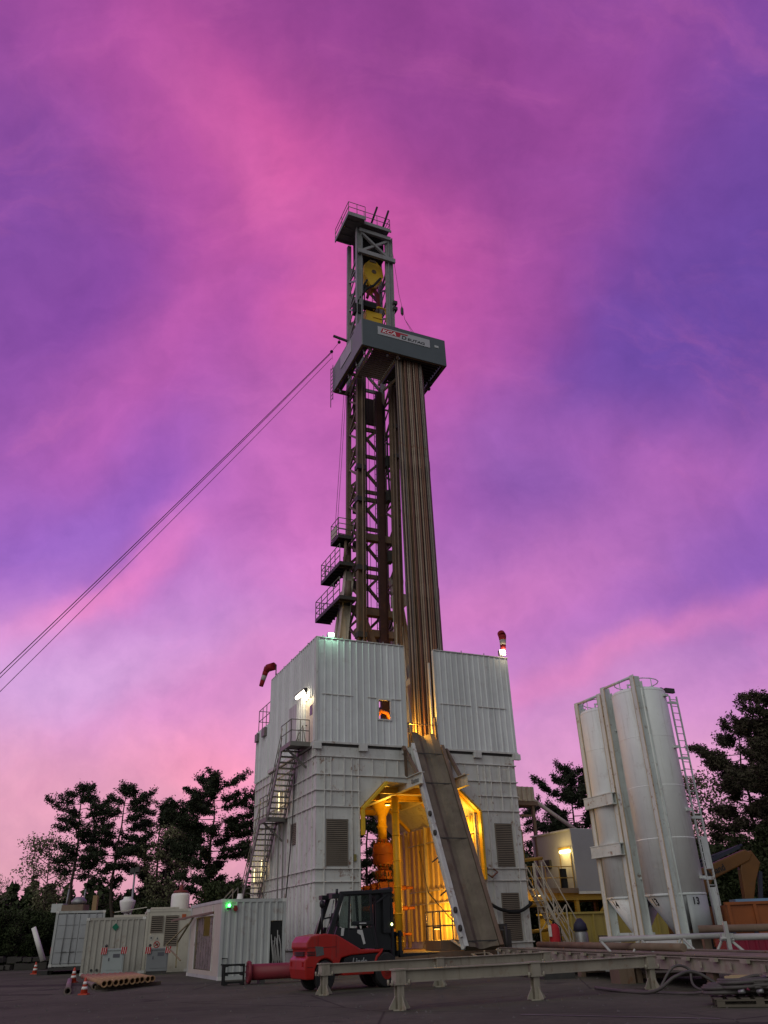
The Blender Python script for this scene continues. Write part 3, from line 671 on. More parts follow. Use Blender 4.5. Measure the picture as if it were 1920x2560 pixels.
# ---------------------------------------------------------------- outside staircase
stc = thing('outside_staircase', 'grey steel outside staircase with landings climbing the left side of rig', 'staircase', (-0.7, 9.2, 2.85), RIG)
SX0, SX1 = -1.12, -0.2
def flight(y0, z0, y1, z1, n):
    for x in (SX0, SX1):
        b = MB(); b.bar((x, y0, z0 - 0.08), (x, y1, z1 - 0.08), 0.05, 0.24, (0, 0, 1)); b.build('stringer', STAIR, stc)
        b = MB()
        for hh in (1.0, 0.5): b.tube((x, y0, z0 + hh), (x, y1, z1 + hh), 0.024, 6)
        for i in range(5):
            t = (i + 0.3) / 4.8; b.tube((x, y0 + (y1 - y0) * t, z0 + (z1 - z0) * t - .05), (x, y0 + (y1 - y0) * t, z0 + (z1 - z0) * t + 1.0), 0.022, 6)
        b.build('handrail', STAIR, stc)
    for i in range(n):
        t = (i + 0.5) / n; y, z = y0 + (y1 - y0) * t, z0 + (z1 - z0) * t
        MB().box((SX0 + .03, y - 0.13, z - 0.035), (SX1 - .03, y + 0.13, z + 0.02)).build('step', STAIR, stc)
flight(2.3, 10.03, 4.55, 6.95, 12); flight(6.0, 6.93, 9.3, 2.9, 16)
def landing(y0, y1, z, gate):
    b = MB(); b.box((SX0 - .08, y0, z - 0.22), (SX0, y1, z)); b.box((SX1, y0, z - .22), (SX1 + .06, y1, z)); b.box((SX0, y0, z - .22), (SX1, y0 + .06, z)); b.box((SX0, y0 + .06, z - .05), (SX1, y1, z - .002))
    b.bar((SX0, (y0 + y1) / 2, z - .2), (-0.05, (y0 + y1) / 2, z - 1.1), .09); b.bar((SX0, y0 + .1, z - .12), (-0.02, y0 + .1, z - .12), .08)
    b.build('landing', STAIR, stc)
    railing(gate, 1.1, 2).build('railing', STAIR, stc)
landing(0.55, 2.35, 10.03, [(SX0 - .04, 2.3, 10.03), (SX0 - .04, .58, 10.03), (SX1, .58, 10.03)])
landing(4.5, 6.05, 6.93, [(SX0 - .04, 6.0, 6.93), (SX0 - .04, 4.55, 6.93)])
b = MB(); b.box((-1.3, 9.2, 2.65), (0.0 - .1, 10.6, 2.86)); b.build('landing', CREAM, stc)
b = MB()
for x, y in ((-0.45, 4.7), (-0.2, 4.7), (-.9, 5.6)): b.tube((x, y, 6.7), (x + .05, y - .1, 0.05), 0.035, 6)
b.parts('support_pole', STAIR, stc)
b = MB(); b.tube((-.35, 1.2, 10.05), (-.35, 1.2, 11.0), .02, 6); b.tube((-.35, 1.2, 11.0), (-.75, 1.25, 10.05), .02, 6); b.tube((-.25, 1.0, 10.05), (-.35, 1.2, 11.0), .02, 6); b.build('door_stop', STAIR, stc)
low = thing('entry_stair', 'small steel stair with handrails descending behind the lit grey container', 'stair', (-2.2, 9.8, 0), RIG)
b = MB()
for y in (9.3, 10.5):
    b.bar((-1.3, y, 2.8), (-3.9, y, 0.1), .06, .2); b.bar((-1.3, y, 3.85), (-3.9, y, 1.15), .05); b.bar((-1.3, y, 3.35), (-3.9, y, .65), .04)
    for t in (0, .33, .66, 1): b.bar((-1.3 - 2.6 * t, y, 2.8 - 2.7 * t), (-1.3 - 2.6 * t, y, 3.85 - 2.7 * t), .05)
b.build('handrail', STAIR, low)
b = MB()
for i in range(10): b.box((-1.4 - .26 * i - .1, 9.33, 2.65 - .27 * i), (-1.4 - .26 * i + .1, 10.47, 2.69 - .27 * i))
b.build('steps', STAIR, low)
b = MB(); b.path([(-.05, 3.3, 9.5), (-.12, 3.4, 6), (-.2, 4.0, 2.5)], .03, 5); b.solo('wall_cable', DARK, 'dark cable running down the left rig wall under the stairs', 'cable', (-.2, 4, 0), RIG)

# ---------------------------------------------------------------- wind socks
SOCKR = paint('sock_dark_red', (0.24, 0.008, 0.012), 0.8, var=0.15); SOCKB = paint('sock_band', (0.36, 0.33, 0.30), 0.8, var=0.15)
RED = paint('windsock_red', (0.42, 0.012, 0.02), 0.75, var=0.15); SOCKW = paint('windsock_white', (0.72, 0.70, 0.66), 0.75, var=0.1)
def sock(nm, base, top, pts, radii, bands):
    t = thing('windsock', nm, 'windsock', base, RIG)
    b = MB(); b.tube(base, top, .035, 8); b.tube(top, pts[0], .02, 6); b.build('mast', DARK, t)
    for k in range(len(pts) - 1):
        MB().tube(pts[k], pts[k + 1], radii[k], 14, radii[k + 1]).build('band', SOCKB if k in bands else SOCKR, t)
sock('drooping red and white windsock at the back corner of left wind wall', (-.05, 7.7, 15.4), (-.05, 7.7, 16.2), [(-.15, 7.85, 16.13), (-.42, 8.3, 16.12), (-.52, 8.38, 15.9), (-.58, 8.42, 15.65), (-.66, 8.45, 15.35), (-.74, 8.5, 15.0)], [.25, .24, .18, .16, .15, .13], (3,))
sock('limp red and white windsock beside the warm flood light', (11.62, .3, 15.4), (11.62, .3, 17.0), [(11.6, .1, 17.0), (11.58, -.05, 16.78), (11.57, -.06, 16.5), (11.56, -.06, 16.2), (11.56, -.06, 15.95)], [.22, .24, .2, .17, .14], (2,))

# ---------------------------------------------------------------- drilling mast
mast = thing('drilling_mast', 'tall slim lattice drilling mast rising behind the white wind walls', 'mast', (5.87, 6.0, 9.96), RIG)
XL, XR, DP = 4.48, 7.26, 2.1
def mY(z): return 5 - (z - 16) / 36.0
def mp_(x, z, back=0.0): return (x, mY(z) + back, z)
ZT = 52.4; ZS = 38.0
for (z0, z1, mat) in ((10, ZS, MUD), (ZS + .002, ZT, MASTGREY)):
    for x in (XL, XR):
        s = 1 if x < 5.9 else -1
        b = MB(); b.ibeam(mp_(x, z0), mp_(x, z1), 0.34, 0.42, 0.05, (1, 0, 0)); b.bar(mp_(x + s * .30, z0, .1), mp_(x + s * .30, z1, .1), .16, .22)
        if z0 < 20: b.tube(mp_(x + s * .12, z0, -.28), mp_(x + s * .12, z1, -.28), .06, 8); b.tube(mp_(x + s * .32, z0, -.2), mp_(x + s * .32, z1, -.2), .045, 8)
        b.build('leg', mat, mast)
        b = MB(); b.bar(mp_(x, z0, DP), mp_(x, z1, DP), .30, .30); b.build('leg', mat, mast)
# lattice: rear face and the two sides
levels = [11.5 + 2.95 * i for i in range(14)]
br = MB(); hz = MB(); br2 = MB(); hz2 = MB()
for i, z in enumerate(levels):
    A, H = (br, hz) if z < ZS else (br2, hz2)
    H.bar(mp_(XL, z, DP), mp_(XR, z, DP), .16, .26)
    if i % 2 == 0 and i > 0: H.bar(mp_(XL, z - .62, DP), mp_(XR, z - .62, DP), .18, .3)
    if i < len(levels) - 1:
        z2 = levels[i + 1]; zm = (z + z2) / 2
        A.bar(mp_(XL, z, DP + .02), mp_(XR, z2, DP + .02), .17, .18); A.bar(mp_(XR, z, DP - .06), mp_(XL, z2, DP - .06), .17, .18)
        for x in (XL, XR):
            A.bar(mp_(x, z, .15), mp_(x, zm, DP - .1), .13, .14); A.bar(mp_(x, zm, DP - .1), mp_(x, z2, .15), .13, .14); A.bar(mp_(x, zm, .1), mp_(x, zm, DP), .11, .11)
            if z >= ZS - 4: A.bar(mp_(x, zm, .15), mp_(x, z, DP - .1), .07, .08)
br.parts('brace', MUD, mast); hz.parts('cross_beam', MUD, mast); br2.parts('brace', MASTGREY, mast); hz2.parts('cross_beam', MASTGREY, mast)
b = MB()   # portal frame at the top of the open front
b.bar(mp_(XL - .1, 49.75, -.22), mp_(XR + .35, 49.75, -.22), .22, .42); b.bar(mp_(XL, 52.1, -.2), mp_(XR, 52.1, -.2), .2, .36)
b.bar(mp_(XL + .1, 52.0, -.12), mp_(XR - .1, 49.9, -.12), .2, .2); b.bar(mp_(XR - .1, 52.0, -.04), mp_(XL + .1, 49.9, -.04), .2, .2)
b.build('portal_brace', MASTGREY, mast)
b = MB(); b.box((XL + .3, mY(51) + .5, 50.3), (XR - .3, mY(51) + 1.9, 52.5)); b.build('crown_block', BLACK, mast)
# crown platform with railings and gin poles
b = MB(); x0, x1, y0, y1, zc = 3.2, 7.1, 3.05, 6.1, 52.85
b.box((x0, y0 - .1, zc - .12), (4.75, y1, zc)); b.box((4.752, y0 + .35, zc - .12), (x1, y1, zc)); b.box((x0, y0 - .1, zc - .4), (4.75, y0 - .02, zc - .122)); b.box((4.752, y0 + .35, zc - .34), (x1 + .1, y0 + .43, zc - .122)); b.box((x0, y0 - .018, zc - .4), (x0 + .08, y1, zc - .122))
for y in (3.6, 4.4, 5.2, 5.9): b.box((x0 + .082, y, zc - .3), (4.6, y + .12, zc - .123))
o = b.build('crown_platform', MASTGREY, mast)
railing([(x0 + .05, y1, zc), (x0 + .05, y0 - .05, zc), (4.72, y0 - .05, zc)], 1.15, 2, .03).build('railing', STAIR, mast, parent=o)
railing([(4.8, y0 + .4, zc), (x1, y0 + .4, zc), (x1, y1, zc)], 1.15, 2, .03).build('railing', STAIR, mast, parent=o)
b = MB(); b.tube((5.45, 3.6, 52.86), (6.2, 3.9, 55.6), .09, 8); b.build('gin_pole', BLACK, mast)
b = MB(); b.tube((6.5, 3.6, 52.86), (7.25, 3.9, 55.6), .09, 8); b.build('gin_pole', BLACK, mast)
# raising A frame legs
for p, q, ex in (((4.25, 6.2, 22.5), (2.85, 5.8, 9.96), (3.9, 6.0, 20.5)), ((7.45, 6.2, 22.5), (8.75, 5.2, 9.96), (7.7, 5.6, 20.5))):
    b = MB(); b.ibeam(p, q, .42, .6, .05, (1, 0, 0)); b.bar((p[0], p[1] + 1.2, p[2] - 1), (q[0] - .2, q[1] + 1.9, q[2]), .25, .3); b.build('a_frame_leg', CREAM, mast)
b = MB(); b.ibeam((7.2, 5.3, 20.8), (7.0, 4.2, 9.96), .35, .5, .05, (1, 0, 0)); b.bar((7.3, 4.6, 15.0), (6.2, 4.3, 9.96), .22, .22); b.bar((6.6, 4.4, 14.3), (7.6, 4.5, 15.0), .2, .3); b.build('a_frame_leg', CREAM, mast)
b = MB(); b.lathe([(.45, -.2), (.6, -.15), (.6, .15), (.45, .2)], (7.5, 5.6, 21.8), 16, axis='x'); b.lathe([(.3, -.15), (.42, -.1), (.42, .1), (.3, .15)], (7.35, 5.2, 24.8), 14, axis='x'); b.box((7.1, 5.2, 20.2), (7.9, 6.0, 21.0)); b.parts('sheave', CREAM, mast)
b = MB()
for z in (18.2, 19.6): b.bar(mp_(XL, z, .9), mp_(XR, z, .9), .5, .45)
b.bar(mp_(XL + .4, 19.4, .8), mp_(6.2, 16.2, .8), .5, .3); b.bar(mp_(XL + .3, 24.9, .8), mp_(XR, 24.9, .8), .4, .5); b.parts('girder', MUD, mast)
# torque guide, lines and hoses hanging in the mast
b = MB(); b.bar(mp_(6.30, 10, .62), mp_(6.26, 36.9, .6), .44, .30); b.bar(mp_(6.66, 10, .75), mp_(6.58, 36.0, .7), .14, .2); b.build('torque_guide', paint('dark_red_guide', (0.055, 0.022, 0.018), 0.6, var=0.3, rust=.3), mast)
b = MB()
for x, k, r in ((5.55, 1.3, .055), (5.25, 1.0, .02), (6.7, 1.2, .04), (5.62, .9, .02)): b.tube(mp_(x, 10, k), mp_(x - .05, 50, k), r, 6)
b.path([mp_(6.9, 33.5, .6), mp_(6.75, 31, .3), mp_(6.8, 28.4, .2), mp_(7.1, 26.4, .1), mp_(7.45, 25.6, 0), mp_(7.5, 27, 0)], .07, 8)
b.path([mp_(6.8, 36, .8), mp_(6.55, 32, .6), mp_(6.6, 26, .8), mp_(6.7, 20, .9)], .06, 8); b.path([mp_(6.5, 36, .5), mp_(6.42, 30, .5), mp_(6.4, 22, .6)], .05, 8)
b.build('hose', BLACK, mast)
b = MB()   # lower rigging hardware
for z in (14, 17.5, 22, 27, 29.5): b.box((XL - .28, mY(z) - .3, z), (XL + .35, mY(z) + .25, z + .35))
for z in (31, 33.5): b.box((XR - .2, mY(z) - .3, z), (XR + .3, mY(z) + .2, z + .3))
for z in (44.6, 45.2, 42.5): b.box((XR + .1, mY(z) - .3, z), (XR + .42, mY(z) + .3, z + .3))
b.parts('clamp', DARK, mast)

b = MB(); b.tube(mp_(XR - .45, 10, 1.8), mp_(XR - .45, 50, 1.8), .03, 6); b.tube(mp_(XR - .85, 10, 1.8), mp_(XR - .85, 50, 1.8), .03, 6)
for i in range(100): b.tube(mp_(XR - .45, 10.2 + .4 * i, 1.8), mp_(XR - .85, 10.2 + .4 * i, 1.8), .018, 5)
b.build('ladder', MUD, mast)
b = MB()
for z in (12.2, 15.5, 21.3, 24.2, 27.1): b.box(mp_(XL + .2, z, 1.5), (XL + .75, mY(z) + 1.85, z + .7))
for z in (23.2, 27.8, 30.6): b.box((XR - .55, mY(z) + .3, z), (XR - .2, mY(z) + .9, z + .8))
b.parts('equipment_box', DARK, mast)
# ---------------------------------------------------------------- side platforms
def side_platform(nm, z, x0, x1, y0, y1, extra):
    t = thing('mast_platform', nm, 'platform', (x1, y0, z), RIG, 'railed platforms on the left of the mast')
    b = MB(); b.box((x0, y0, z - .06), (x1, y1, z)); b.box((x0, y0, z - .24), (x1, y0 + .06, z - .062)); b.box((x0, y0 + .062, z - .24), (x0 + .06, y1, z - .062)); b.box((x0 + .062, y1 - .06, z - .24), (x1, y1, z - .062))
    yy = y0 + .5
    while yy < y1 - .2: b.box((x0 + .062, yy, z - .2), (x1, yy + .06, z - .063)); yy += .55
    b.build('deck', DARK, t)
    railing([(x1, y0 + .03, z), (x0 + .03, y0 + .03, z), (x0 + .03, y1 - .03, z), (x1, y1 - .03, z)] if extra else [(x0 + .03, y0 + .03, z), (x0 + .03, y1 - .03, z), (x1, y1 - .03, z)], 1.25, 4 if y1 - y0 > 2 else 1, .03, 2).build('railing', STAIR, t)
    return t
side_platform('lowest and longest railed grey platform on left of mast', 20.2, 3.08, 4.2, 4.9, 9.6, False)
side_platform('middle railed grey platform on left of mast', 22.75, 3.25, 4.3, 5.3, 9.0, False)
t = side_platform('small topmost railed grey platform on left of mast', 24.75, 3.2, 4.3, 5.4, 6.9, True)
MB().box((3.22, 5.9, 24.9), (3.3, 6.85, 25.6)).build('side_panel', CREAM, t)
b = MB(); b.box((3.9, 6.0, 20.22), (4.25, 6.8, 21.2)); b.lathe([(.2, 0), (.2, 1.2)], (3.95, 5.6, 20.3), 14); b.box((3.9, 6.0, 22.77), (4.2, 6.4, 23.6)); b.tube((3.7, 5.6, 22.77), (3.85, 5.7, 24.5), .1, 8)
b.solo('winch', MUD, 'brown stained winch machinery on the platforms left of mast', 'winch', (3.8, 6, 20.2), RIG)

# ---------------------------------------------------------------- travelling block and top drive
tb = thing('travelling_block', 'big yellow travelling block hanging high inside the mast', 'pulley block', (6.0, 5.2, 47.4), RIG)
b = MB(); b.prism([(5.22, 48.6), (5.3, 49.5), (5.75, 50.1), (6.35, 50.1), (6.85, 49.5), (6.95, 48.6), (6.6, 47.7), (6.1, 47.2), (5.75, 47.4)], 'y', 4.75, 5.0)
b.prism([(5.22, 48.6), (5.3, 49.5), (5.75, 50.1), (6.35, 50.1), (6.85, 49.5), (6.95, 48.6), (6.6, 47.7), (6.1, 47.2), (5.75, 47.4)], 'y', 5.5, 5.75)
b.prism([(5.24, 48.5), (5.3, 49.4), (5.34, 49.4), (5.6, 47.5), (5.55, 47.5)], 'y', 5.002, 5.498); b.build('side_plate', YELLOW, tb)
b = MB()
for y in (5.06, 5.19, 5.32): b.lathe([(.15, -.05), (.72, -.05), (.72, .05), (.15, .05)], (6.1, y, 48.8), 24, axis='y')
b.build('sheave', DARK, tb)
b = MB(); b.box((5.75, 4.7, 49.9), (6.3, 4.748, 50.12)); b.lathe([(.2, -.02), (.2, .02)], (6.1, 4.73, 48.9), 16, axis='y'); b.build('pin', MUD, tb)
b = MB(); b.bar((5.85, 5.1, 47.3), (5.6, 5.1, 46.2), .2, .2); b.bar((6.3, 5.1, 47.3), (6.6, 5.1, 45.6), .22, .2); b.bar((6.6, 5.1, 47.0), (6.62, 5.1, 45.6), .12); b.build('hook', paint('dark_red_hook', (.16, .012, .012), .5), tb)
td = thing('top_drive', 'yellow top drive motor hanging below the travelling block', 'top drive', (6.0, 5.1, 42.0), RIG)
b = MB(); b.box((5.35, 4.8, 42.0), (6.7, 5.7, 44.6)); 
for z in (42.6, 43.3, 44.0): b.box((5.9, 4.74, z), (6.65, 4.798, z + .12))
b.build('motor_housing', YELLOW, td)
b = MB(); b.path([(5.9, 4.7, 44.7), (6.3, 4.6, 45.0), (6.9, 4.6, 45.0), (7.0, 4.6, 44.4), (7.0, 4.6, 42.3)], .08, 8); b.build('guard_pipe', YELLOW, td)
b = MB(); b.bar((5.2, 4.6, 46.9), (4.4, 4.4, 44.6), .3, .3); b.box((4.1, 4.1, 43.4), (4.7, 4.6, 44.3)); b.path([(5.4, 4.6, 47.6), (5.0, 4.4, 46.6), (4.7, 4.3, 45.5), (4.3, 4.2, 44.2)], .09, 8); b.path([(6.6, 4.6, 48.2), (5.9, 4.4, 47.0), (5.2, 4.3, 46.3), (4.6, 4.2, 45.0)], .1, 8); b.box((5.0, 4.5, 44.7), (6.1, 5.0, 45.2))
b.build('pipe_handler', BLACK, td)
b = MB()
for x in (5.7, 5.85, 6.25, 6.4): b.tube((x, 5.25, 50.0), (x, 5.2, 52.5), .025, 6)
b.solo('hoist_rope', DARK, 'dark hoisting ropes between mast crown and yellow travelling block', 'rope', (6, 5.2, 50), RIG)

# ---------------------------------------------------------------- racking board with sign
rb = thing('racking_board', 'big dark grey racking board box with company sign on the mast', 'racking board', (6.4, 2.5, 37.0), RIG)
SLATE = paint('slate_panel', (0.088, 0.105, 0.115), 0.5, var=0.1, streak=.2, dirt=(.06, .065, .07)); SIDEP = paint('pale_grey_panel', (0.22, 0.22, 0.23), 0.5, var=0.1)
zb, zt = 37.0, 39.35
b = MB(); b.box((3.2, .5, zb), (9.6, .58, zt)); o = b.build('front_panel', SLATE, rb)
f = MB(); f.box((4.35, .47, 38.28), (8.42, .497, 39.0)); sg = f.build('sign_board', paint('sign_white', (.42, .42, .44), .5, var=.03), rb, parent=o)
SRED = paint('sign_red', (.42, .012, .03), .5, var=.05); SBLK = paint('sign_black', (.012, .012, .015), .5)
def slant(x0, x1, z0, z1, sk): return [(x0, z0), (x1, z0), (x1 + sk, z1), (x0 + sk, z1)]
f = MB()
f.prism([(4.55, 38.48), (6.02, 38.48), (6.12, 38.78), (6.62, 38.78), (6.72, 38.90), (4.70, 38.90)], 'y', .462, .468); f.build('logo_panel', SRED, rb, parent=o)
f = MB(); f.text('KCA', .43, (4.66, .460, 38.53), (1, 0, 0), (0, 0, 1), .004, .25, sx=1.22); f.build('logo_letters', paint('logo_white', (.75, .74, .75), .5, var=.02), rb, parent=o)
f = MB(); f.text('D', .44, (6.15, .462, 38.40), (1, 0, 0), (0, 0, 1), .004, .12, sx=1.2); f.text('EUTAG', .30, (6.62, .462, 38.40), (1, 0, 0), (0, 0, 1), .004, .12, sx=1.42); f.build('logo_letters', SBLK, rb, parent=o)
MB().box((8.8, .47, 38.45), (9.12, .497, 38.65)).build('small_plate', paint('small_plate', (.45, .46, .46), .5), rb, parent=o)
b = MB(); b.box((3.12, .502, zb), (3.198, 2.0, zt)); b.box((3.14, 2.02, zb), (3.198, 6.3, zt - .1)); o = b.build('side_panel', SIDEP, rb)
MB().box((3.09, 2.5, 37.9), (3.138, 4.6, 39.0)).build('sign_board', paint('side_sign', (.42, .39, .42), .5, var=.1), rb, parent=o)
b = MB(); b.box((9.602, .502, zb), (9.68, 4.3, zt)); b.build('side_panel', SLATE, rb)
b = MB(); b.box((3.2, .582, zb), (3.32, 6.3, zb + .25)); b.box((9.48, .582, zb), (9.598, 4.3, zb + .25)); b.box((3.322, .582, zb), (9.478, .70, zb + .25)); b.box((3.322, 6.2, zb), (4.6, 6.3, zb + .25)); b.box((3.322, 3.9, zb + .02), (4.5, 4.02, zb + .24)); b.box((7.5, 4.18, zb), (9.478, 4.3, zb + .25)); b.box((3.2, 5.8, zb - .06), (4.3, 6.28, zb - .002)); b.build('frame', MUD, rb)
b = MB()
for i in range(14): b.box((4.15, .85 + i * .22, zb + .06), (5.95, .93 + i * .22, zb + .2))
b.build('fingers', MUD, rb)
b = MB()
for i in range(11): b.box((6.45, .85 + i * .3, zb + .06), (9.3, .97 + i * .3, zb + .2))
b.box((6.2, .71, zb + .03), (6.4, 4.1, zb + .3)); b.box((3.45, .71, zb + .03), (3.7, 6.1, zb + .3)); b.build('fingers', DARK, rb)
b = MB(); b.bar((5.98, .75, zb + .1), (5.98, 4.3, zb + .1), .12, .3); b.bar((3.95, .75, zb + .1), (4.05, 6.1, zb - .05), .12, .25); b.bar((6.3, 4.2, zb - .5), (7.3, 1.2, zb + .05), .14); b.parts('walkway_beam', CREAM, rb)
b = MB(); b.box((6.4, .75, zb + .5), (9.45, 4.1, zb + .55)); b.build('floor_plate', BLACK, rb)
b = MB(); b.box((4.75, 6.32, 34.9), (6.95, 6.4, 37.2)); b.build('back_plate', paint('dark_brown_plate', (.05, .025, .022), .6), rb)
b = MB()
for y in (1.0, 2.4, 3.9, 5.7): b.bar((3.35, y, zb + .2), (3.5, y, zb - .25), .06); b.sphere((3.5, y, zb - .3), .09)
for x in (5.2, 6.1): b.sphere((x, .9, zb - .08), .1)
b.parts('shackle', GALV, rb)
b = MB(); b.box((9.2, 2.4, zb - .3), (9.5, 2.7, zb - .02)); b.sphere((9.4, 2.9, zb - .4), .14); b.build('lamp_housing', DARK, rb)
b = MB()
for x in (3.02, 3.1):
    pass
b.tube((2.98, 5.9, 36.0), (2.98, 5.9, 39.2), .03, 6); b.tube((2.98, 6.35, 35.6), (2.98, 6.35, 39.2), .03, 6)
for i in range(9): b.tube((2.98, 5.9, 36.2 + i * .35), (2.98, 6.35, 36.2 + i * .35), .02, 5)
b.build('ladder', STAIR, rb)
b = MB(); b.bar((3.2, 3.4, 39.6), (2.1, 3.4, 39.75), .12, .16); b.solo('davit_arm', DARK, 'short dark davit arm sticking out left of racking board', 'arm', (3.2, 3.4, 39.6), RIG)
b = MB(); b.sphere((2.55, 3.4, 39.3), .12); b.tube((2.55, 3.4, 39.7), (2.55, 3.4, 39.3), .02, 5); b.tube((2.55, 3.4, 39.3), (1.95, 3.35, 38.2), .015, 5); b.sphere((1.95, 3.35, 38.2), .12); b.tube((1.98, 3.35, 38.2), (2.0, 3.35, 37.5), .012, 5)
b.solo('rope_block', BLACK, 'small black rope blocks hanging from the davit arm', 'pulley', (2.5, 3.4, 39), RIG)
# guy lines running down to the left
for k, (p, q, r, nm) in enumerate((((1.95, 3.35, 38.2), (-22.0, 3.0, 2.9), .022, 'upper of the dark guy lines from racking board'), ((1.95, 3.35, 38.1), (-22.0, 3.0, 2.6), .018, 'guy line just under the upper guy line'), ((1.95, 3.35, 37.6), (-22.0, 3.0, 1.6), .016, 'lowest thin guy line from the racking board davit'))):
    b = MB(); n = 14; P, Q = Vector(p), Vector(q)
    b.path([P.lerp(Q, i / n) - Vector((0, 0, 4 * .25 * (i / n) * (1 - i / n))) for i in range(n + 1)], r, 4)
    b.solo('guy_line', BLACK, nm + ' down to the left', 'cable', p, RIG, 'guy lines')
b = MB(); b.path([(7.6, 4.3, 52), (7.9, 4.0, 46.5), (8.1, 3.6, 43.5)], .018, 4); b.lathe([(.02, 0), (.12, .25), (.12, .7), (.02, 1.0)], (8.0, 3.8, 44.0), 10); b.tube((8.1, 3.6, 43.5), (8.7, 2.2, 39.4), .014, 4); b.tube((8.1, 3.6, 43.5), (9.1, 2.2, 39.4), .014, 4)
b.solo('tag_line', DARK, 'thin lines with a dark weight right of the upper mast', 'cable', (8, 4, 39.4), RIG)
for pts, lab in (([(3.9, 6.0, 37), (3.75, 6.6, 31), (3.5, 6.8, 26)], 'thin rope hanging outermost beside the mast above the platforms'), ([(4.05, 6.0, 37), (3.9, 6.6, 31), (3.65, 6.8, 26)], 'thin rope hanging innermost beside the mast above the platforms'), ([(3.3, 5.5, 20), (2.7, 4.0, 17.0), (2.5, 3.6, 15.5)], 'short thin rope from lowest mast platform down to wind wall')):
    MB().path(pts, .016, 4).solo('mast_line', DARK, lab, 'rope', pts[-1], RIG)

# ---------------------------------------------------------------- stands of drill pipe leaning in the racking board
random.seed(4)
PIPEM = [paint('drill_pipe_' + n, c, .5, .35, var=.35, rust=.7, streak=.6, dirt=(.05, .032, .024), dirt_amt=.4, scale=.8) for n, c in (('brown', (.20, .13, .085)), ('grey', (.20, .165, .14)), ('reddish', (.17, .085, .055)), ('dark', (.085, .06, .048)), ('pale', (.27, .20, .15)))]
stand = thing('drill_pipe_stand', 'long brown drill pipe stand racked upright beside the mast in the bundle', 'drill pipe', (0, 0, 0), RIG, 'drill pipe stands racked in the mast')
meshes = []
for mi in range(5):
    b = MB(); L = 27.6
    b.lathe([(.07, 0), (.085, .05), (.085, .55), (.065, .7), (.065, 9.0), (.085, 9.15), (.085, 9.8), (.065, 9.95), (.065, 18.2), (.085, 18.35), (.085, 19.0), (.065, 19.15), (.065, L - .5), (.085, L - .4), (.085, L)], (0, 0, 0), 10)
    meshes.append(b.mesh('drill_pipe_stand', PIPEM[mi], (0, 0, 0)))
bpy.data.objects.remove(stand.o)
rows = [(5.93 + .158 * i + .10 * j, 1.0 + .19 * j) for j in range(5) for i in range(14)]
for i, (x, y) in enumerate(rows):
    jx, jy = random.uniform(-.05, .05), random.uniform(-.06, .06)
    if x > 8.2: continue
    o = bpy.data.objects.new('drill_pipe_stand', meshes[random.randrange(5)]); COL.objects.link(o)
    p0 = RIG.w((x + jx, y + jy, 9.97 + random.uniform(0, .12))); p1 = RIG.w((x * .96 + .24 + jx, y + .12 + jy, 37.6))
    dr = (p1 - p0).normalized(); o.location = p0; o.rotation_mode = 'QUATERNION'; o.rotation_quaternion = Vector((0, 0, 1)).rotation_difference(dr)
    tag(o, 'long brown drill pipe stand racked upright in the bundle beside the mast', 'drill pipe', 'drill pipe stands racked in the mast')

def bevel(o, w=.02, seg=2):
    m = o.modifiers.new('bevel', 'BEVEL'); m.width = w; m.segments = seg; m.limit_method = 'ANGLE'; m.angle_limit = R(40); m.harden_normals = False
    return o

# ---------------------------------------------------------------- forklift
FL = Frame((-2.09, 25.53, 0), R(27))
FRED = paint('forklift_red', (.34, .013, .008), .4, var=.12, dirt=(.11, .05, .04), dirt_amt=.6, scale=2.2, spec=.4, streak=.35)
FBLK = paint('forklift_black', (.012, .013, .015), .4, var=.2); RUB = paint('tyre_rubber', (.016, .016, .017), .85, var=.3, dirt=(.05, .045, .04), dirt_amt=.3)
GLASS = bpy.data.materials.new('cab_glass'); GLASS.use_nodes = True
_g = GLASS.node_tree.nodes['Principled BSDF']; _g.inputs['Base Color'].default_value = (.22, .27, .25, 1); _g.inputs['Roughness'].default_value = .03; _g.inputs['Transmission Weight'].default_value = .92; _g.inputs['IOR'].default_value = 1.05
fk = thing('forklift', 'red and black heavy forklift truck parked before the lit cellar', 'forklift', (0, 0, 0), FL); fk.o.scale = (.80, .72, 1.0)
WY = 1.75
side = [(-.72, .30), (-.79, .55), (-.78, .80), (-.66, .86), (-.66, 1.02), (-.74, 1.08), (-.72, 1.22), (-.58, 1.37), (0, 1.43), (.45, 1.39), (1.40, 1.00), (2.15, .98), (2.15, .90), (.95, .88), (.60, .74), (.46, .60), (.40, .34)]
arch = [(.38 * math.cos(a) * 1.12, .38 + .38 * math.sin(a) * 1.12) for a in [R(x) for x in range(20, 171, 15)]]
poly = [(-.72, .30), (-.79, .55), (-.78, .80), (-.67, .87), (-.67, 1.02), (-.74, 1.08), (-.72, 1.22), (-.58, 1.37), (0, 1.43), (.45, 1.39), (1.40, 1.00), (2.2, .98), (2.2, .90), (1.0, .86), (.62, .80), (.45, .50)] + arch[1:-1] + [(-.43, .30)]
b = MB(); b.prism(poly, 'y', .0, WY); bevel(b.build('counterweight', FRED, fk), .06, 3)
b = MB()
for z in (.885, .925, .965): b.box((-.73, .35, z), (-.672, WY - .35, z + .022)); b.box((-.72, -.012, z + .0), (-.40, -.002, z + .022))
b.build('grille', FBLK, fk)
MB().prism([(-.36, .86), (-.06, .90), (-.10, 1.10), (-.40, 1.12)], 'y', -.012, -.002).build('tail_panel', paint('smoked_grey', (.10, .10, .10), .25), fk)
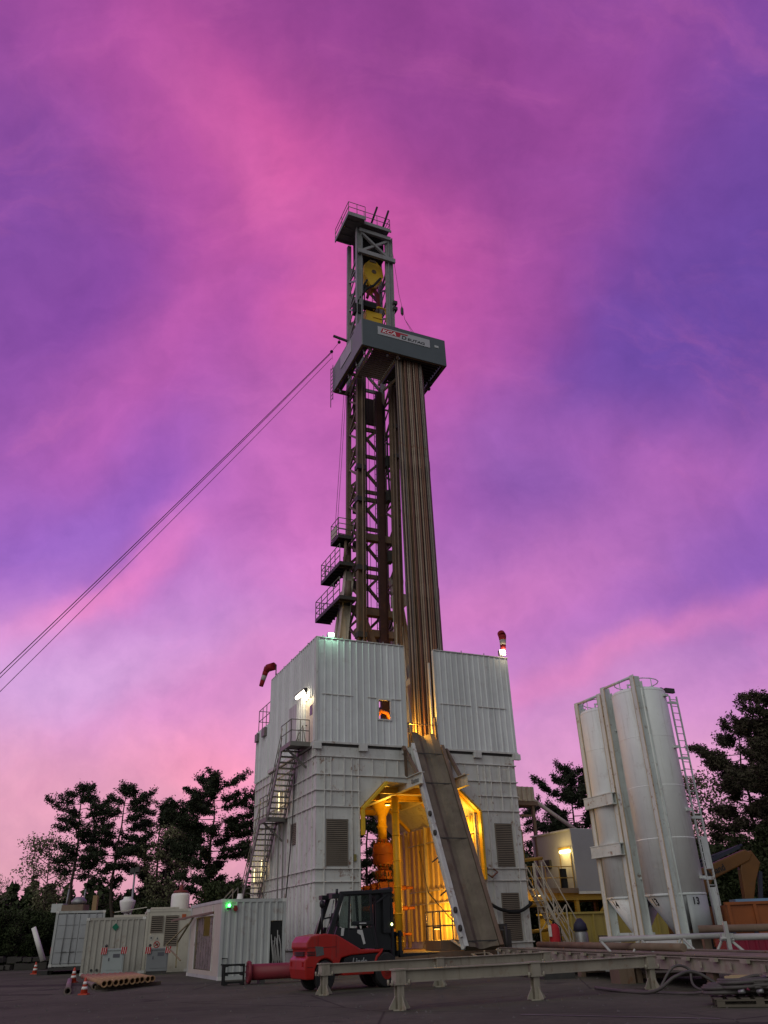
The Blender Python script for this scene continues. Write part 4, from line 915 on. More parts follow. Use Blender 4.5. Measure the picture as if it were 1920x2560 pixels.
b = MB(); b.box((-.80, .15, .62), (-.792, .30, .74)); b.box((-.80, WY - .3, .62), (-.792, WY - .15, .74)); b.parts('tail_light', paint('lamp_red', (.35, .01, .01), .2), fk)
b = MB(); b.prism([(.62, .52), (.75, .79), (1.0, .845), (2.15, .88), (2.15, .52)], 'y', .02, WY - .02); o = b.build('chassis', FBLK, fk)
t = MB(); t.text('Linde', .27, (1.02, .012, .60), (1, 0, 0), (0, 0, 1), .006, .25); t.build('lettering', paint('logo_grey', (.26, .27, .27), .4), fk, parent=o)
b = MB(); b.box((.68, .0, .36), (1.9, WY, .50)); b.prism([(1.85, .52), (2.0, .82), (2.3, 1.0), (2.25, .90), (2.06, .76), (1.95, .52)], 'y', -.01, WY + .01); bevel(b.build('sill', FRED, fk), .02)
def wheel(x, y, r, w, s):
    b = MB(); b.lathe([(r * .55, -w / 2), (r * .93, -w / 2), (r, -w / 2 + .05), (r, w / 2 - .05), (r * .93, w / 2), (r * .55, w / 2)], (x, y, r), 28, axis='y'); o = b.build('wheel', RUB, fk)
    f = MB(); f.lathe([(.05, 0), (r * .35, -.02), (r * .5, .03), (r * .54, .0)], (x, y - w / 2 - .002, r), 20, axis='y'); f.lathe([(.07, -.05), (.07, 0)], (x, y - w / 2 - .005, r), 10, axis='y'); f.build('rim', FRED if r > .41 else FBLK, fk, parent=o)
for y in (.14, WY - .14): wheel(0, y, .38, .28, 1)
for y in (.12, .42, WY - .42, WY - .12): wheel(2.42, y, .45, .27, 1)
b = MB()
for z0 in (.60, 1.08): b.box((-.70, -.006, z0), (.40 if z0 > 1 else -.48, .0, z0 + .012))
b.box((.40, -.006, .82), (.412, .0, 1.36)); b.box((-.30, -.006, 1.12), (-.288, .0, 1.38)); b.parts('panel_gap', FBLK, fk)
b = MB()
for k in range(4): b.path([(2.7, .30 - .03 * k, 2.4), (2.62 - .04 * k, .28, 1.9), (2.72, .27, 1.4), (2.9, .3, 1.0)], .018, 5)
b.parts('hose', FBLK, fk)
# cab
b = MB()
for y in (.16, WY - .16):
    b.bar((.18, y, 1.36), (.70, y, 2.44), .13, .17); b.bar((.62, y, 2.47), (2.78, y, 2.53), .13, .11); b.bar((2.08, y, .98), (1.93, y, 1.6), .12, .12); b.bar((1.93, y, 1.6), (1.86, y, 2.46), .1, .08); b.bar((.95, y, 1.25), (1.02, y, 2.48), .07, .09); b.bar((2.72, y, 2.50), (2.12, y, 2.2), .07, .06)
for x, z in ((.70, 2.47), (1.2, 2.50), (1.6, 2.51), (2.0, 2.515), (2.4, 2.525), (2.75, 2.53)): b.bar((x, .16, z), (x, WY - .16, z), .08, .07)
b.bar((.20, .16, 1.36), (.20, WY - .16, 1.36), .1, .1); b.box((1.1, .13, 1.62), (1.9, .19, 1.72)); bevel(b.build('cab_frame', FBLK, fk), .02)
b = MB(); b.prism([(.36, 1.30), (.72, 1.22), (1.40, 1.02), (2.10, 1.0), (2.02, 1.36), (1.92, 1.55), (.95, 1.5), (.50, 1.60)], 'y', .12, .20); b.prism([(.36, 1.30), (1.40, 1.02), (2.10, 1.0), (1.92, 1.55), (.50, 1.60)], 'y', WY - .2, WY - .12); b.build('door', FBLK, fk)
b = MB(); b.prism([(1.05, 1.60), (1.86, 1.60), (1.80, 2.42), (1.06, 2.42)], 'y', .15, .158); b.prism([(.50, 1.62), (.93, 1.52), (.99, 2.42), (.78, 2.40)], 'y', .15, .158); b.parts('window', GLASS, fk)
b = MB(); b.box((1.38, .10, 1.655), (1.66, .118, 1.685)); b.build('door_handle', paint('handle_grey', (.5, .5, .5), .3), fk)
b = MB(); b.prism([(1.30, 1.50), (1.50, 1.50), (1.62, 1.14), (1.54, 1.12), (1.44, 1.36), (1.29, 1.42)], 'y', .108, .118); b.prism([(.64, 1.36), (.74, 1.36), (.78, 1.56), (.66, 1.56)], 'y', .108, .118); b.build('white_stripe', paint('decal_white', (.5, .5, .48), .5), fk)
b = MB(); b.box((.75, .5, 1.1), (1.25, 1.25, 1.3)); b.prism([(.62, 1.3), (.78, 1.28), (.72, 1.98), (.58, 1.95)], 'y', .5, 1.25); bevel(b.build('seat', paint('seat_black', (.02, .02, .02), .8), fk), .04)
b = MB(); b.tube((1.75, .85, 1.1), (1.62, .85, 1.62), .03, 8); b.lathe([(.17, -.015), (.2, 0), (.17, .015)], (1.6, .85, 1.64), 18); b.build('steering_wheel', FBLK, fk)
b = MB(); b.tube((-.06, .25, 1.42), (-.06, .25, 2.10), .045, 10); b.lathe([(.05, 2.10), (.09, 2.14), (.10, 2.24), (.05, 2.30)], (-.06, .25, 0), 12); b.bar((-.06, .25, 1.8), (.3, .3, 1.85), .04); b.build('exhaust', FBLK, fk)
b = MB(); b.box((.30, .15, 2.34), (.66, .5, 2.46)); b.box((.30, WY - .5, 2.34), (.66, WY - .15, 2.46)); b.tube((.55, .3, 2.46), (.55, .3, 2.60), .05, 10); b.parts('rear_lamp', FBLK, fk)
b = MB(); b.tube((.12, .3, 1.4), (.45, .35, 2.3), .025, 8); b.tube((.12, WY - .3, 1.4), (.45, WY - .35, 2.3), .025, 8); b.parts('grab_rail', paint('rail_grey', (.35, .35, .35), .4, .5), fk)
b = MB()   # lifting mast
for y in (.35, .55, WY - .55, WY - .35): b.bar((2.86 + (.08 if .4 < y < 1.3 else 0), y, .12), (2.80 + (.08 if .4 < y < 1.3 else 0), y, 2.58), .16, .1, (1, 0, 0))
for z in (.5, 1.3, 1.95, 2.52): b.box((2.78, .35, z), (2.92, WY - .35, z + .12))
for y in (.75, 1.0): b.tube((2.85, y, .3), (2.82, y, 2.35), .05, 10)
b.box((2.14, .32, .95), (2.76, .36, 2.44)); b.box((2.5, WY - .4, .95), (2.76, WY - .36, 2.44)); b.box((2.62, .37, 1.5), (2.76, .55, 1.9)); b.box((2.4, .16, 1.4), (2.7, .3, 2.5)); b.build('lift_mast', FBLK, fk)
b = MB(); b.box((3.02, .05, .80), (3.14, WY - .05, .92)); b.box((3.02, .05, 1.30), (3.14, WY - .05, 1.40))
for y in (.1, .6, 1.1, WY - .15): b.box((3.02, y, .80), (3.12, y + .08, 1.42))
b.build('fork_carriage', FBLK, fk)
for y in (.35, 1.25):
    b = MB(); b.box((3.15, y, .74), (3.23, y + .17, 1.45)); b.prism([(3.23, .74), (4.75, .79), (4.75, .81), (3.23, .84)], 'y', y, y + .17); b.build('fork', FBLK, fk)
b = MB(); b.box((2.60, .18, 1.58), (2.72, .34, 1.70)); o = b.build('head_lamp', FBLK, fk)
MB().sphere((2.74, .135, 1.62), .04).build('lens', emit('side_lamp_glow', (.9, 1.0, .35), 5), fk, parent=o)

# ---------------------------------------------------------------- red pipe spool left of the forklift
SPR = paint('spool_red', (.20, .022, .032), .5, var=.2, rust=.2, dirt=(.08, .03, .03), dirt_amt=.4)
SP = Frame((-5.15, 30.55, 0), R(20))
sp = thing('pipe_spool', 'dark red flanged pipe spool lying on the ground left of forklift', 'pipe', (0, 0, 0), SP)
MB().lathe([(.24, .08), (.24, 3.2)], (0, 0, .36), 22, axis='x').build('pipe', SPR, sp)
b = MB(); b.lathe([(.16, 0), (.34, 0), (.34, .09), (.24, .13)], (0, 0, .36), 24, axis='x')
for i in range(10): a = 2 * math.pi * i / 10; b.lathe([(.022, -.03), (.022, .12)], (0, .29 * math.cos(a), .36 + .29 * math.sin(a)), 6, axis='x')
b.build('flange', SPR, sp)
b = MB(); b.box((.4, -.3, 0), (.55, .3, .12)); b.box((2.4, -.3, 0), (2.55, .3, .12)); b.build('cradle', DARK, sp)
b = MB()
for x in (-.75, -.2):
    for z in (.02, .28, .54): b.box((x, -.02, z), (x + .1, .4, z + .07))
b.box((-.8, 0, .0), (-.74, .06, .62)); b.box((-.15, 0, .0), (-.09, .06, .62)); b.box((-.8, .34, 0), (-.74, .4, .62))
for z in (.05, .32, .56): b.box((-.75, .08, z), (-.1, .14, z + .06))
b.solo('steel_rack', BLACK, 'small black steel rack beside the red pipe spool flange', 'rack', (-.45, .1, 0), SP)

# ---------------------------------------------------------------- containers
CT = paint('container_white', (.42, .43, .42), .55, var=.12, streak=.35, dirt=(.2, .17, .14), rust=.35, scale=.9)
CTB = paint('container_beige', (.36, .34, .30), .55, var=.12, streak=.4, dirt=(.16, .13, .10), rust=.4, scale=.9)
CTC = paint('cabin_cream', (.46, .43, .36), .55, var=.1, streak=.3, dirt=(.2, .16, .11), rust=.2)
def c_frame(t, mat, w, d, h, z0=0.0):
    b = MB(); p = .12
    for x in (0, w - p):
        for y in (0, d - p): b.box((x, y, z0), (x + p, y + p, z0 + h))
    for z in (z0, z0 + h - .12):
        b.box((p, .01, z + .002), (w - p, p - .01, z + .118)); b.box((p, d - p + .01, z + .002), (w - p, d - .01, z + .118)); b.box((.01, p, z + .002), (p - .01, d - p, z + .118)); b.box((w - p + .01, p, z + .002), (w - .01, d - p, z + .118))
    b.build('frame', mat, t)
    b = MB()
    for x in (-.012, w - .15):
        for y in (-.012, d - .15):
            for z in (z0 - .005, z0 + h - .12): b.box((x, y, z), (x + .162, y + .162, z + .125))
    b.parts('corner_casting', LEDGE, t)
    b = MB(); b.box((.1, .1, z0 + h - .06), (w - .1, d - .1, z0 + h - .03)); b.box((.1, .1, z0 + .05), (w - .1, d - .1, z0 + .1)); b.build('roof', mat, t)
CR = Frame((-6.84, 34.0, 0), R(24.3))
cr = thing('workshop_container', 'grey white container with strip curtain doorway, lit inside, near forklift', 'container', (1.3, 3.1, 0), CR)
w, d_, h = 2.6, 6.1, 2.75
c_frame(cr, CT, w, d_, h)
CPT = dict(period=.27, rib=.42, depth=.045, thick=.03)
b = MB(); b.corr('x', .12, 1.98, .12, h - .12, .05, -1, **CPT); b.corr('x', 1.982, 2.48, 1.96, h - .12, .05, -1, **CPT); b.corr('x', 1.982, 2.48, .12, .36, .05, -1, **CPT); b.build('end_wall', CT, cr)
b = MB(); b.corr('y', .12, d_ - .12, .12, h - .12, w - .05, 1, **CPT); b.corr('x', .12, w - .12, .12, h - .12, d_ - .05, 1, **CPT); b.build('side_wall', CT, cr)
b = MB(); b.box((.03, .12, .12), (.08, 1.38, h - .12)); b.box((.03, 4.9, .12), (.08, d_ - .12, h - .12)); b.box((.03, 1.382, 2.26), (.08, 4.898, h - .12)); b.box((.03, 1.382, .122), (.08, 4.898, .28)); b.build('side_wall', CTC, cr)
b = MB(); b.box((.0, 3.6, 2.28), (.028, 3.64, 2.6)); b.box((.0, 1.7, 2.28), (.028, 1.74, 2.6)); b.box((-.02, 1.36, 2.22), (.028, 4.92, 2.27)); b.box((0, 4.86, .28), (.028, 4.92, 2.22)); b.box((0, 1.36, .28), (.028, 1.42, 2.22)); b.build('door_frame', LEDGE, cr)
STRIP = paint('strip_curtain', (.20, .16, .165), .3, var=.35, scale=3)
for i in range(14):
    y = 1.45 + i * .245; hgt = 2.2 if i > 8 or i < 4 else 1.5
    MB().box((.09 + .012 * (i % 2), y, .3), (.098 + .012 * (i % 2), y + .25, hgt)).build('curtain_strip', STRIP, cr)
b = MB(); b.box((.3, 2.0, .12), (1.4, 2.7, 1.9)); b.lathe([(.35, .1), (.35, 2.1)], (.8, 3.6, 0), 16); b.bar((.4, 4.4, .3), (.5, 2.9, 2.2), .08); b.build('machinery', YELLOW, cr)
lamp('container_light', (1.2, 3.2, 2.5), 16, (1.0, .62, .2), .1, CR)
MB().box((1.0, 2.6, 2.6), (1.3, 3.8, 2.66)).build('ceiling_lamp', emit('container_lamp_glow', (1, .65, .25), 3), cr)
b = MB(); b.box((1.99, .06, .37), (2.47, .30, 1.95)); b.build('recess', BLACK, cr)
random.seed(9); b = MB()
for i in range(8):
    x = 2.06 + .05 * i; b.path([(x - .03, .02, 1.7 - random.random() * .5), (x + random.uniform(-.05, .05), -.03, 1.1), (x + .06, -.03, .6), (x + random.uniform(0, .15), .0, .38)], .022, 5)
b.build('hose', paint('hose_grey', (.28, .27, .26), .5), cr)
b = MB(); b.box((.20, -.06, 2.38), (.34, .0, 2.46)); o = b.build('signal_lamp', DARK, cr)
MB().sphere((.27, -.05, 2.52), .06).build('lens', emit('green_glow', (.05, 1.0, .12), 14), cr, parent=o)
b = MB(); b.lathe([(.09, -.06), (.09, .0)], (.53, .01, 2.40), 12, axis='y'); b.box((.47, -.04, 2.45), (.59, .0, 2.52)); b.build('alarm_horn', paint('horn_red', (.22, .02, .02), .4), cr)
b = MB(); b.path([(.12, -.01, .72), (.12, -.08, .72), (.30, -.08, .72), (.30, -.08, .52), (.10, -.08, .52), (.10, -.01, .52)], .02, 6); b.build('handle', BLACK, cr)
# folding awning arm out from the doorway
aw = thing('folding_arm', 'thin brown folding arm with zigzag struts left of the strip curtain', 'awning arm', (-1.0, 4.6, 0), CR)
b = MB(); b.bar((.0, 1.5, 2.33), (-.4, 8.6, 2.2), .06, .08); b.build('beam', MUD, aw)
b = MB(); b.bar((-.1, 5.0, 2.25), (-.3, 7.2, 1.3), .06); b.bar((-.3, 7.2, 1.3), (-.5, 6.0, .35), .06); b.bar((-.2, 5.6, 2.0), (-.7, 7.8, 1.2), .05); b.bar((-.7, 7.8, 1.2), (-.4, 5.6, .6), .05); b.parts('strut', paint('olive_strut', (.2, .18, .09), .5), aw)
def pxc(nm, lab, yaw, o, w, d, h, z0, mat): 
    fr = Frame(o, R(yaw)); return fr, thing(nm, lab, 'container', (w / 2, d / 2, 0), fr)
# white reefer style container with door bars, far left
f1, c1 = pxc('door_container', 'white container with locking bar doors standing on a dark chassis frame', 20, (-18.25, 46.6, 0), 2.5, 6.0, 2.6, .32, CT)
c_frame(c1, CT, 2.5, 6.0, 2.6, .34)
b = MB(); b.box((.04, .1, .45), (.08, 5.9, 2.85)); b.box((2.42, .1, .45), (2.46, 5.9, 2.85)); b.box((.1, 5.9, .45), (2.4, 5.94, 2.85)); b.build('side_wall', CTC, c1)
b = MB()
for y in (.6, 1.1): b.box((.02, y, .6), (.04, y + .06, 2.3))
b.build('rub_rail', CTC, c1)
for x0, x1 in ((.14, 1.24), (1.26, 2.36)):
    b = MB(); b.box((x0, .03, .48), (x1, .07, 2.78)); o = b.build('door', paint('door_grey', (.36, .37, .38), .5, var=.1), c1)
    f = MB()
    for z in (.98, 1.62, 2.25): f.box((x0 + .05, .018, z), (x1 - .05, .028, z + .014))
    f.build('door_seam', DARK, c1, parent=o)
    for x in (x0 + .4, x1 - .3):
        f = MB(); f.tube((x, -.02, .45), (x, -.02, 2.8), .02, 6); f.box((x - .03, -.03, 1.0), (x + .22, -.005, 1.04)); f.build('locking_bar', GALV, c1, parent=o)
b = MB(); b.box((.0, -.1, .02), (.2, 6, .3)); b.box((2.3, -.1, .02), (2.5, 6, .3)); b.box((.0, -.4, .18), (2.5, -.1, .3)); b.box((-.5, -.3, .0), (0, 0, .2)); b.build('chassis', DARK, c1)
MB().box((-.02, .02, .95), (.0, .2, 1.25)).build('reflector', paint('reflector_red', (.35, .02, .03), .4), c1)
# beige corrugated container with green placard
f2, c2 = pxc('corrugated_container', 'beige corrugated container end wall carrying a green diamond placard', 18, (-15.40, 43.34, 0), 2.82, 3.2, 2.48, 0, CTB)
c_frame(c2, CTB, 2.82, 3.2, 2.48)
b = MB(); b.corr('x', .12, 2.7, .12, 2.36, .05, -1, **CPT); b.corr('x', .12, 2.7, .12, 2.36, 3.15, 1, **CPT); b.corr('y', .12, 3.08, .12, 2.36, .05, -1, **CPT); b.corr('y', .12, 3.08, .12, 2.36, 2.77, 1, **CPT); b.build('wall', CTB, c2)
b = MB(); s = .17; b.prism([(1.40 - s, 2.05), (1.40, 2.05 - s), (1.40 + s, 2.05), (1.40, 2.05 + s)], 'y', -.02, -.004); b.build('placard', paint('placard_green', (.01, .16, .09), .4), c2)
b = MB()
for x in (.5, .75): b.lathe([(.06, -.02), (.06, .02)], (x, .0, .22), 10, axis='y')
b.parts('vent_cap', DARK, c2)
# cream cabin with louvres and warning signs
f3, c3 = pxc('cream_cabin', 'cream cabin with brown louvres and round warning signs', 17, (-12.70, 44.22, 0), 2.2, 5.0, 2.8, 0, CTC)
c_frame(c3, CTC, 2.2, 5.0, 2.8)
b = MB(); b.box((.12, .03, .12), (2.08, .10, 2.68)); b.box((.04, .12, .12), (.1, 4.88, 2.68)); b.box((2.1, .12, .12), (2.16, 4.88, 2.68)); b.box((.12, 4.9, .12), (2.08, 4.96, 2.68)); b.build('wall', CTC, c3)
louvre(.25, .85, 1.75, 2.5, c3, 'x', .027); louvre(.95, 1.6, 1.15, 2.5, c3, 'x', .027)
b = MB(); b.lathe([(.10, -.01), (.10, .0)], (.33, .02, 1.52), 20, axis='y'); b.prism([(.52, 1.42), (.74, 1.42), (.63, 1.61)], 'y', .012, .026); b.parts('warning_sign', paint('sign_pale', (.4, .39, .36), .5), c3)
b = MB(); b.lathe([(.035, -.02), (.035, -.012)], (.33, .02, 1.52), 12, axis='y'); b.prism([(.60, 1.45), (.66, 1.45), (.63, 1.56)], 'y', .006, .011); b.build('sign_mark', BLACK, c3)
b = MB()
for i in range(20):
    a0, a1 = 2 * math.pi * i / 20, 2 * math.pi * (i + 1) / 20
    b.prism([(.62 + .15 * math.cos(a0), 1.22 + .15 * math.sin(a0)), (.62 + .15 * math.cos(a1), 1.22 + .15 * math.sin(a1)), (.62 + .115 * math.cos(a1), 1.22 + .115 * math.sin(a1)), (.62 + .115 * math.cos(a0), 1.22 + .115 * math.sin(a0))], 'y', .014, .026)
b.bar((.53, .018, 1.31), (.71, .018, 1.13), .012, .03); b.build('prohibition_ring', paint('ring_red', (.35, .02, .03), .5), c3)
MB().prism([(.55, 1.17), (.7, 1.2), (.68, 1.27), (.6, 1.27)], 'y', .019, .026).build('sign_mark', BLACK, c3)
b = MB(); b.box((1.75, .0, 2.3), (1.95, .028, 2.55)); b.build('orange_label', paint('label_orange', (.4, .09, .03), .5), c3)
b = MB(); b.box((-1.6, 1.5, 2.45), (-.02, 4.8, 2.62)); b.box((.2, .4, 2.82), (1.6, 4.5, 2.90)); b.bar((-1.6, 1.5, 2.75), (0, 1.5, 2.95), .04); b.build('roof_sheet', CTC, c3)
# cabinets in front
for nm, x, y, wd, hh, m_ in (('pale grey electrical cabinet before the beige corrugated container', -13.85, 41.75, .95, 1.12, (.34, .37, .37)), ('darker grey electrical cabinet before the cream cabin', -11.95, 42.35, .98, 1.08, (.20, .21, .22))):
    fr = Frame((x, y, 0), R(17)); t = thing('electrical_cabinet', nm, 'cabinet', (wd / 2, .3, 0), fr)
    mm = paint('cabinet_paint', m_, .5, var=.12, rust=.15)
    b = MB(); b.box((0, 0, .12), (wd, .6, hh - .08)); b.box((-.03, -.03, hh - .08), (wd + .03, .63, hh)); bevel(b.build('case', mm, t), .015)
    b = MB(); b.box((.2, -.015, .25), (wd - .06, -.002, hh - .2)); o = b.build('door', mm, t)
    f = MB(); f.box((.25, -.03, .62), (.30, -.016, .75)); f.box((wd - .5, -.022, .75), (wd - .2, -.016, .9)); f.build('label', paint('label_dark', (.1, .1, .12), .5), t, parent=o)
    b = MB(); b.box((.02, .02, 0), (wd - .02, .58, .118)); b.build('plinth', DARK, t)
    for sx in (-.10, wd - .16):
        b = MB(); b.prism([(sx, hh - .22), (sx + .26, hh - .22), (sx + .26, hh + .06), (sx, hh + .06)], 'y', -.06, -.04); o = b.build('warning_board', SOCKW, t)
        f = MB()
        for k in range(3): f.prism([(sx + .0 + k * .09, hh - .22), (sx + .06 + k * .09, hh - .22), (sx + .08 + k * .09, hh + .06), (sx + .02 + k * .09, hh + .06)], 'y', -.068, -.062)
        f.build('red_stripe', RED, t, parent=o)
    MB().sphere((.1, .1, hh + .12), .07).build('beacon', DARK, t)
# things on and behind the containers
b = MB(); b.lathe([(.28, 0), (.34, .1), (.46, .55), (.46, .66), (.30, .72), (.26, .80), (.26, .86)], (-16.32, 52.5, 2.92), 18); b.tube((-16.32, 52.5, 0), (-16.32, 52.5, 2.95), .15, 10)
b.solo('roof_vent', SOCKW, 'white urn shaped vent behind the beige container', 'vent', (-16.32, 52.5, 0))
lp = thing('lamp_post', 'tall thin grey lamp post behind the containers at left', 'lamp post', (-16.95, 55.5, 0))
MB().tube((-16.95, 55.5, 0), (-17.0, 55.5, 5.5), .09, 10, .06).build('pole', GALV, lp)
b = MB(); b.box((-17.3, 55.4, 5.3), (-17.02, 55.6, 5.6)); b.box((-16.98, 55.4, 5.35), (-16.7, 55.6, 5.65)); b.bar((-17.3, 55.5, 5.25), (-16.7, 55.5, 5.25), .06); b.build('lamp_head', DARK, lp)
tk = thing('white_tank', 'white round topped tank with a red cap behind the cream cabin', 'tank', (-12.25, 50.2, 0))
MB().lathe([(.52, 0), (.52, 3.62), (.50, 3.72), (.4, 3.78)], (-12.55, 50.2, 0), 22).build('shell', SOCKW, tk)
MB().lathe([(.42, 3.78), (.40, 3.9), (.12, 3.95), (.12, 4.15), (.04, 4.25)], (-12.55, 50.2, 0), 16).build('cap', paint('cap_red', (.16, .03, .02), .5), tk)
fn = thing('roof_fan', 'galvanised fan housing on a brown box atop the white door container', 'fan', (-18.0, 49.2, 2.95))
MB().box((-18.75, 48.5, 2.95), (-17.55, 49.5, 3.3)).build('box', MUD, fn); MB().lathe([(.2, 3.3), (.42, 3.38), (.42, 3.5), (.25, 3.66), (.2, 3.7)], (-18.0, 49.0, 0), 16).build('cowl', GALV, fn)
MB().box((-19.4, 48.7, 2.95), (-18.78, 49.4, 3.38)).solo('roof_box', CT, 'plain grey box on the white door container roof, left end', 'box', (-19.1, 49, 2.95))
for x, y, z in ((-18.95, 49.6, 4.15), (-18.1, 49.9, 4.15)): MB().tube((x, y, 2.9), (x + .06, y, z), .045, 8).solo('roof_pole', GALV, 'slim grey pole above the white door container roof', 'pole', (x, y, 2.9), group='slim poles over the left container')
MB().box((-17.2, 48.9, 0), (-16.95, 49.15, 3.75)).solo('timber_post', paint('raw_timber', (.24, .15, .07), .7), 'brown timber post between the white and beige containers', 'post', (-17.1, 49, 0))
MB().box((-9.6, 40.8, 0), (-7.8, 43.2, 2.55)).solo('small_unit', CTC, 'cream unit half hidden behind the strip curtain container', 'cabin', (-8.7, 42, 0))
b = MB(); b.lathe([(.3, 2.4), (.3, 2.9), (.16, 3.1), (.12, 3.35)], (-7.9, 43.6, 0), 14); b.lathe([(.28, 0), (.28, 2.4)], (-7.9, 43.6, 0), 14); b.solo('white_canister', SOCKW, 'white canister with narrow neck behind the entry stair', 'canister', (-7.9, 43.6, 0))
b = MB(); b.tube((-22.15, 55.6, .5), (-23.0, 55.4, 2.35), .17, 12, .14); b.solo('white_post', SOCKW, 'white leaning post at the far left edge of yard', 'post', (-22.4, 55.6, 0))
random.seed(31); b = MB(); x = -31.0
while x < -20.5:
    for lay in range(2):
        w_, h_ = random.uniform(.35, .8), random.uniform(.22, .42); b.bar((x, 57 + random.uniform(-.15, .15), .2 + lay * .38), (x + w_, 57 + random.uniform(-.15, .15), .2 + lay * .38 + random.uniform(-.05, .05)), .7, h_)
    x += .55
b.solo('stone_wall', paint('stone_dark', (.05, .045, .04), .9, var=.5, bump=.6), 'low dark rough stone wall along the far edge of yard at left', 'wall', (-26, 57, 0))

# ---------------------------------------------------------------- traffic cones
CORG = paint('cone_orange', (.50, .055, .025), .55, var=.15)
def cone(base, h, lab, src=None):
    if src: 
        o = dup(src, base, 0, lab); o.o.scale = (h / .5,) * 3; return o
    t = thing('traffic_cone', lab, 'traffic cone', (0, 0, 0), group='traffic cones')
    MB().box((-.15, -.15, 0), (.15, .15, .04)).build('base', CORG, t)
    MB().lathe([(.125, .04), (.03, .5), (.02, .51)], (0, 0, 0), 18).build('body', CORG, t)
    def rr(z): return .125 - .095 * (z - .04) / .46 + .003
    for z in (.16, .31): MB().lathe([(rr(z), z), (rr(z + .08), z + .08)], (0, 0, 0), 18).build('white_band', SOCKW, t)
    t.o.location = base; t.o.scale = (h / .5,) * 3
    return t
k0 = cone((-9.71, 27.92, 0), .45, 'orange white traffic cone nearest, beside the brown pipe ends')
cone((-13.2, 36.5, 0), .52, 'orange white traffic cone behind the brown pipe bundle', k0); cone((-19.6, 48.3, 0), .56, 'farthest orange white traffic cone left of the white door container', k0)
# ---------------------------------------------------------------- casing pipes on the ground
PGR = paint('rusty_pipe_grey', (.19, .14, .10), .85, var=.3, spec=.1, rust=.6, streak=.3)
PBR = paint('casing_brown', (.36, .22, .125), .8, var=.3, spec=.1, rust=.5, streak=.2)
ax, ay = Vector((math.cos(RIG.yaw), math.sin(RIG.yaw), 0)), Vector((-math.sin(RIG.yaw), math.cos(RIG.yaw), 0))
for i in range(10):
    p = Vector((-9.50, 29.1, .22)) + ax * (.205 * i) + ay * (.24 * i + (0, .12, -.1)[i % 3]); L = 8.2 - .28 * i
    b = MB(); b.pipe(p, p + ay * L, .080, .16, 14); b.pipe(p - ay * .02, p + ay * .26, .100, .2, 14)
    b.solo('casing_pipe', PBR, 'brown casing pipe lying in the flat bundle on the yard', 'pipe', p, group='casing pipes in a bundle on the yard')
for k in (1.2, 5.0):
    p = Vector((-9.50, 29.1, .06)) + ay * (k + .5) - ax * .1; MB().bar(p, p + ax * 2.3 + ay * .9, .12, .11).solo('timber_bearer', paint('bearer_wood', (.10, .075, .05), .8), ('near' if k < 2 else 'far') + ' timber bearer under the brown casing pipes', 'timber', p)
for p, q, lab in (((-10.4, 28.4, .09), (-13.3, 36.4, .09), 'single grey pipe lying left of the nearest cone'), ((-10.3, 30.6, .1), (-12.7, 36.6, .1), 'single pale pipe lying between cone and casing bundle')):
    b = MB(); b.pipe(p, q, .09, .16, 14); e = Vector(p); dd = (Vector(q) - e).normalized(); b.pipe(e, e + dd * .3, .115, .2, 14); b.solo('loose_pipe', paint('loose_pipe', (.17, .13, .11), .55, rust=.5), lab, 'pipe', p)

# ---------------------------------------------------------------- pipe rack beams in front
RK = paint('rack_cream', (.31, .28, .22), .6, var=.2, rust=.75, streak=.6, dirt=(.13, .09, .06), dirt_amt=.3, scale=1.4)
def rack(lab, pts, ext):
    P = [Vector(p) for p in pts]; t = thing('pipe_rack', lab, 'pipe rack', tuple(P[0]))
    dd = (P[-1] - P[0]).normalized()
    for a, c in zip(P[:-1], P[1:]): MB().ibeam(a + dd * .14 + Vector((0, 0, .60)), c - dd * .14 + Vector((0, 0, .60)), .17, .24, .022).build('beam', RK, t)
    if ext:
        MB().ibeam(P[-1] + dd * .14 + Vector((0, 0, .6)), P[-1] + dd * ext + Vector((0, 0, .6)), .17, .24, .022).build('beam', RK, t)
    nn = Vector((-dd.y, dd.x, 0))
    for p in P:
        b = MB(); b.ibeam(p + Vector((0, 0, .02)), p + Vector((0, 0, .46)), .15, .16, .018, nn); b.box(p + Vector((-.13, -.13, 0)), p + Vector((.13, .13, .02)))
        for s in (-1, 1):
            for u in (dd, nn):
                q = p + u * s * .09; b.add([q + Vector((0, 0, .02)), q + u * s * .15 + Vector((0, 0, .02)), q + u * s * .15 + Vector((0, 0, .05)), q + Vector((0, 0, .26))] + [x + (nn if u is dd else dd) * .02 for x in (q + Vector((0, 0, .02)), q + u * s * .15 + Vector((0, 0, .02)), q + u * s * .15 + Vector((0, 0, .05)), q + Vector((0, 0, .26)))], [(0, 1, 2, 3), (7, 6, 5, 4), (0, 4, 5, 1), (1, 5, 6, 2), (2, 6, 7, 3), (3, 7, 4, 0)])
        for sz in (.46, .72): b.bar(p - dd * .16 + Vector((0, 0, sz + .0)), p + dd * .16 + Vector((0, 0, sz)), .24, .03)
        b.bar(p + Vector((0, 0, .475)), p + Vector((0, 0, .705)), .20, .24, dd)
        for s in (-1, 1):
            for s2 in (-1, 1): b.tube(p + dd * .2 * s + nn * .09 * s2 + Vector((0, 0, .44)), p + dd * .2 * s + nn * .09 * s2 + Vector((0, 0, .54)), .025, 6)
        b.build('stand', RK, t)
rack('rear rusty cream pipe rack beam on short stands, passing before forklift', [(-2.01, 24.1, 0), (1.14, 25.97, 0), (4.58, 28.11, 0)], 0)
rack('nearest rusty cream pipe rack beam on short stands in the foreground', [(-.02, 18.79, 0), (3.0, 20.24, 0), (6.08, 22.02, 0)], 0)

